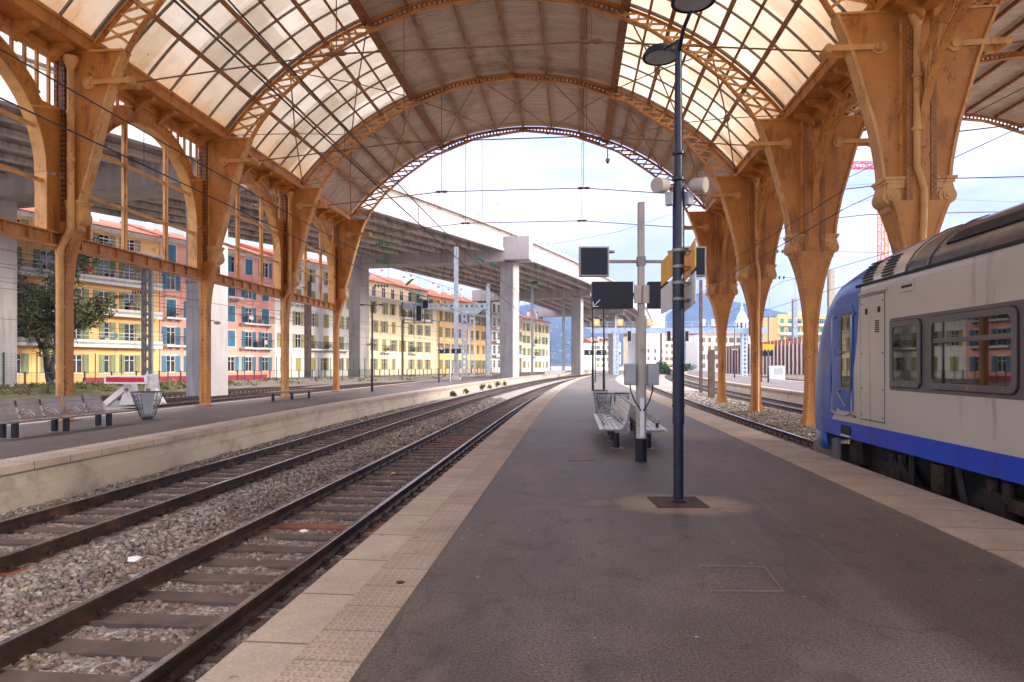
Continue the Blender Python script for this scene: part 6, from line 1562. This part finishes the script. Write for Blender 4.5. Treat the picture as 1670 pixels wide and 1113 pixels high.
span('cable with green insulators from the end column to the tall left mast, top one',[(577,396,60),(640,399.5,64),(744,408,73)],[(624,398.6,63)],rr=.2)
span('cable with green insulators below the viaduct girders, second from the top',[(560,426,60),(660,425.5,68),(860,428,90)],[(624,425.7,65)],rr=.2)
span('short cable with green insulators left of the rust brown mast',[(565,466,55),(624,466.4,58),(700,474,62)],[(622,466.4,58)],rr=.18)
span('slanting stay from the tall left mast down to the left',[(744,415,73),(685,448,68),(600,520,60)],[(664,445.5,66)] and [(668,460,66)],rr=.16)
span('cable falling to the right from the tall left mast past the big pier',[(744,404,73),(778,421,77),(860,450,92),(960,492,120)],[(783,423,78),(804,431,82)],rr=.2)
span('long cable from the pale blue mast to the far masts',[(796,464,99),(868,463,120),(919,486,150)],[(872,461,120)],rr=.3)
span('cable with glass discs left of the farthest right column',[(1100,413,45),(1170,411,45),(1290,410,45),(1440,412,45)],[(1166,411,45),(1272,410.3,45)],m_ins,n=4,rr=.17)
span('lower cable with discs crossing between the right columns',[(1100,457,45),(1195,453,45),(1290,453,45),(1330,468,45)],[(1190,453.4,45),(1264,453,45)],m_ins,n=5,rr=.16)
span('dark cable slanting down to the left in front of the right columns',[(1670,205,20),(1400,330,26),(1240,405,36),(1140,455,48)],[])
span('second dark cable slanting across the right columns',[(1670,143,20),(1560,200,22),(1400,282,26),(1250,350,36),(1130,420,48)],[])
span('level cable behind the right columns above the train',[(1380,303,60),(1560,291,60),(1670,291,60)],[])
span('upper cable behind the right columns by the crane',[(1380,335,70),(1440,322,70),(1670,330,70)],[])
span('thin cable crossing the open sky under the end arch',[(900,399,60),(1010,378,60),(1120,341,60)],[])
span('cable dropping from the roof on the left towards the viaduct girders',[(480,232,36),(560,305,42),(640,380,52),(700,440,60)],[])
span('upper feeder wire in front of the yellow and pink houses',[(0,408,48),(300,455,56),(560,502,66)],[])
span('middle feeder wire in front of the yellow and pink houses',[(0,452,46),(300,488,54),(560,520,64)],[])
span('lower feeder wire in front of the yellow and pink houses',[(0,470,45),(300,504,53),(560,532,63)],[])
span('lowest feeder wire in front of the house ground floors',[(0,520,43),(300,545,52),(700,568,80)],[])
span('thin wire above the far left platform under the viaduct',[(560,520,70),(760,548,90),(960,566,130)],[])
span('second thin wire above the far left platform under the viaduct',[(560,548,68),(760,566,90),(960,577,130)],[])
for k,(a,b,d,lb) in enumerate(((312,460,44,'brown insulators in front of the pink house above the white column foot'),(195,484,44,'brown insulators in front of the yellow house balcony'),(225,477,46,'pair of brown insulators left of the grey lattice mast'),(376,492,50,'brown insulators between the pink house windows'))):
    p=PX(a,d,ZP(b,d)); t=thing('line_insulator',lb,'insulator',p,0,'brown insulators over the left tracks'); m=MB(); insul(m,p,(1,.25,.05),5,.15,.17); m.build('discs',m_insb,t); MB().tube([p-Vector((3.5,.9,.2)),p,p+Vector((3.5,.9,.1))],.012,4).build('wire',m_wire,t)
# viaduct masts, dome camera, floodlights
p,n,dz,_=vat(84.3); q=p+n*.5; t=thing('tall_mast','very tall thin mast rising from the viaduct edge into the arch','mast',(q.x,q.y,20.4+dz)); MB().lathe([(.14,0),(.13,8),(.10,21)],(q.x,q.y,20.4+dz),10).build('pole',m_galv,t)
p,n,dz,_=vat(152); q=p+n*3; street_lamp_small((q.x,q.y,20.4),11.6,'tall street lamp on the far part of the viaduct right of the black monitor',2.6)
x=XC+5.3; z=interp(5.3,INTX,INTZ); t=thing('dome_camera','small white dome camera hanging from the crown of the open end arch','camera',(x,40.7,z)); m=MB(); m.cyl((x,40.7,z),(x,40.7,z-.6),.04,8); m.lathe([(.05,-.6),(.13,-.66),(.14,-.8),(.1,-.84)],(x,40.7,z),12); m.build('mount',m_white,t); m=MB(); m.ball((x,40.7,z-.86),.1,10,6); m.build('dome',m_glass,t,smooth=True)
for px,py,d,lb in ((352,527,27.0,'beige floodlight on the ochre column by the litter bin, pointing left of the pink house'),(418,336,31,'grey lamp on a curved arm inside the third left arch'),(500,426,37,'grey lamp in the last left arch, upper one'),(492,468,37,'grey lamp in the last left arch, lower one')):
    p=PX(px,d,ZP(py,d)); t=thing('floodlight',lb,'lamp',p,TH); m=MB(); m.tube([(-.36,.3,.1),(-.2,.1,.12),(0,0,.05)],.018,6); m.build('arm',m_galv,t,local=True); m=MB(); m.lathe([(.02,-.04),(.12,-.02),(.14,.05),(.06,.10),(.01,.11)],(.08,-.05,-.03),14); m.build('lamp_head',m_beige,t,local=True,ang=40)
# ---------------------------------------------------------------- the worker
def worker():
    P=PX(818.5,97,0); t=thing('person','worker in an orange jacket and dark trousers standing beside the first big pier','person',P,TH+.6)
    V=[(0,0,.95),(0,0,1.2),(0,0,1.42),(0,0,1.52),(0,0,1.62),(0,.01,1.72),(-.19,0,1.40),(-.25,.02,1.14),(-.24,-.06,.88),(.19,0,1.40),(.25,.02,1.14),(.24,-.06,.88),(-.1,0,.9),(-.12,0,.5),(-.12,.02,.08),(-.12,-.14,.04),(.1,0,.9),(.13,-.02,.5),(.14,.04,.08),(.14,-.12,.04)]
    E=[(0,1),(1,2),(2,3),(3,4),(4,5),(2,6),(6,7),(7,8),(2,9),(9,10),(10,11),(0,12),(12,13),(13,14),(14,15),(0,16),(16,17),(17,18),(18,19)]
    Rr=[.15,.16,.17,.065,.105,.09,.075,.06,.045,.075,.06,.045,.10,.075,.055,.045,.10,.075,.055,.045]
    me=bpy.data.meshes.new('body'); me.from_pydata(V,E,[]); o=bpy.data.objects.new('body',me); COL.objects.link(o); o.parent=t
    sk=o.modifiers.new('skin','SKIN')
    for i,r in enumerate(Rr): me.skin_vertices[0].data[i].radius=(r,r*.75)
    me.skin_vertices[0].data[0].use_root=True; ss=o.modifiers.new('sub','SUBSURF'); ss.levels=2; ss.render_levels=2
    m,n,l,b=nt('worker_clothes'); tc=n.new('ShaderNodeTexCoord'); sp=n.new('ShaderNodeSeparateXYZ'); l.new(tc.outputs['Object'],sp.inputs[0]); c=ramp(n,l,math_(n,l,'MULTIPLY',sp.outputs['Z'],.5),[(0,(.02,.02,.03)),(.44,(.75,.16,.02)),(.76,(.45,.25,.17)),(.84,(.05,.03,.02))])
    for nn in n:
        if nn.type=='VALTORGB': nn.color_ramp.interpolation='CONSTANT'
    l.new(c,b.inputs['Base Color']); b.inputs['Roughness'].default_value=.85; me.materials.append(m)
worker()
# ---------------------------------------------------------------- air
m=bpy.data.materials.new('haze'); m.use_nodes=True; n=m.node_tree.nodes; l=m.node_tree.links; n.clear(); o_=n.new('ShaderNodeOutputMaterial'); v=n.new('ShaderNodeVolumePrincipled')
v.inputs['Color'].default_value=(.36,.53,1,1); v.inputs['Density'].default_value=0.00021; v.inputs['Anisotropy'].default_value=.0; l.new(v.outputs[0],o_.inputs['Volume'])
hz=MB().bx(-4700,4700,-4700,4700,-3,345).build('haze',m); hz['kind']='stuff'
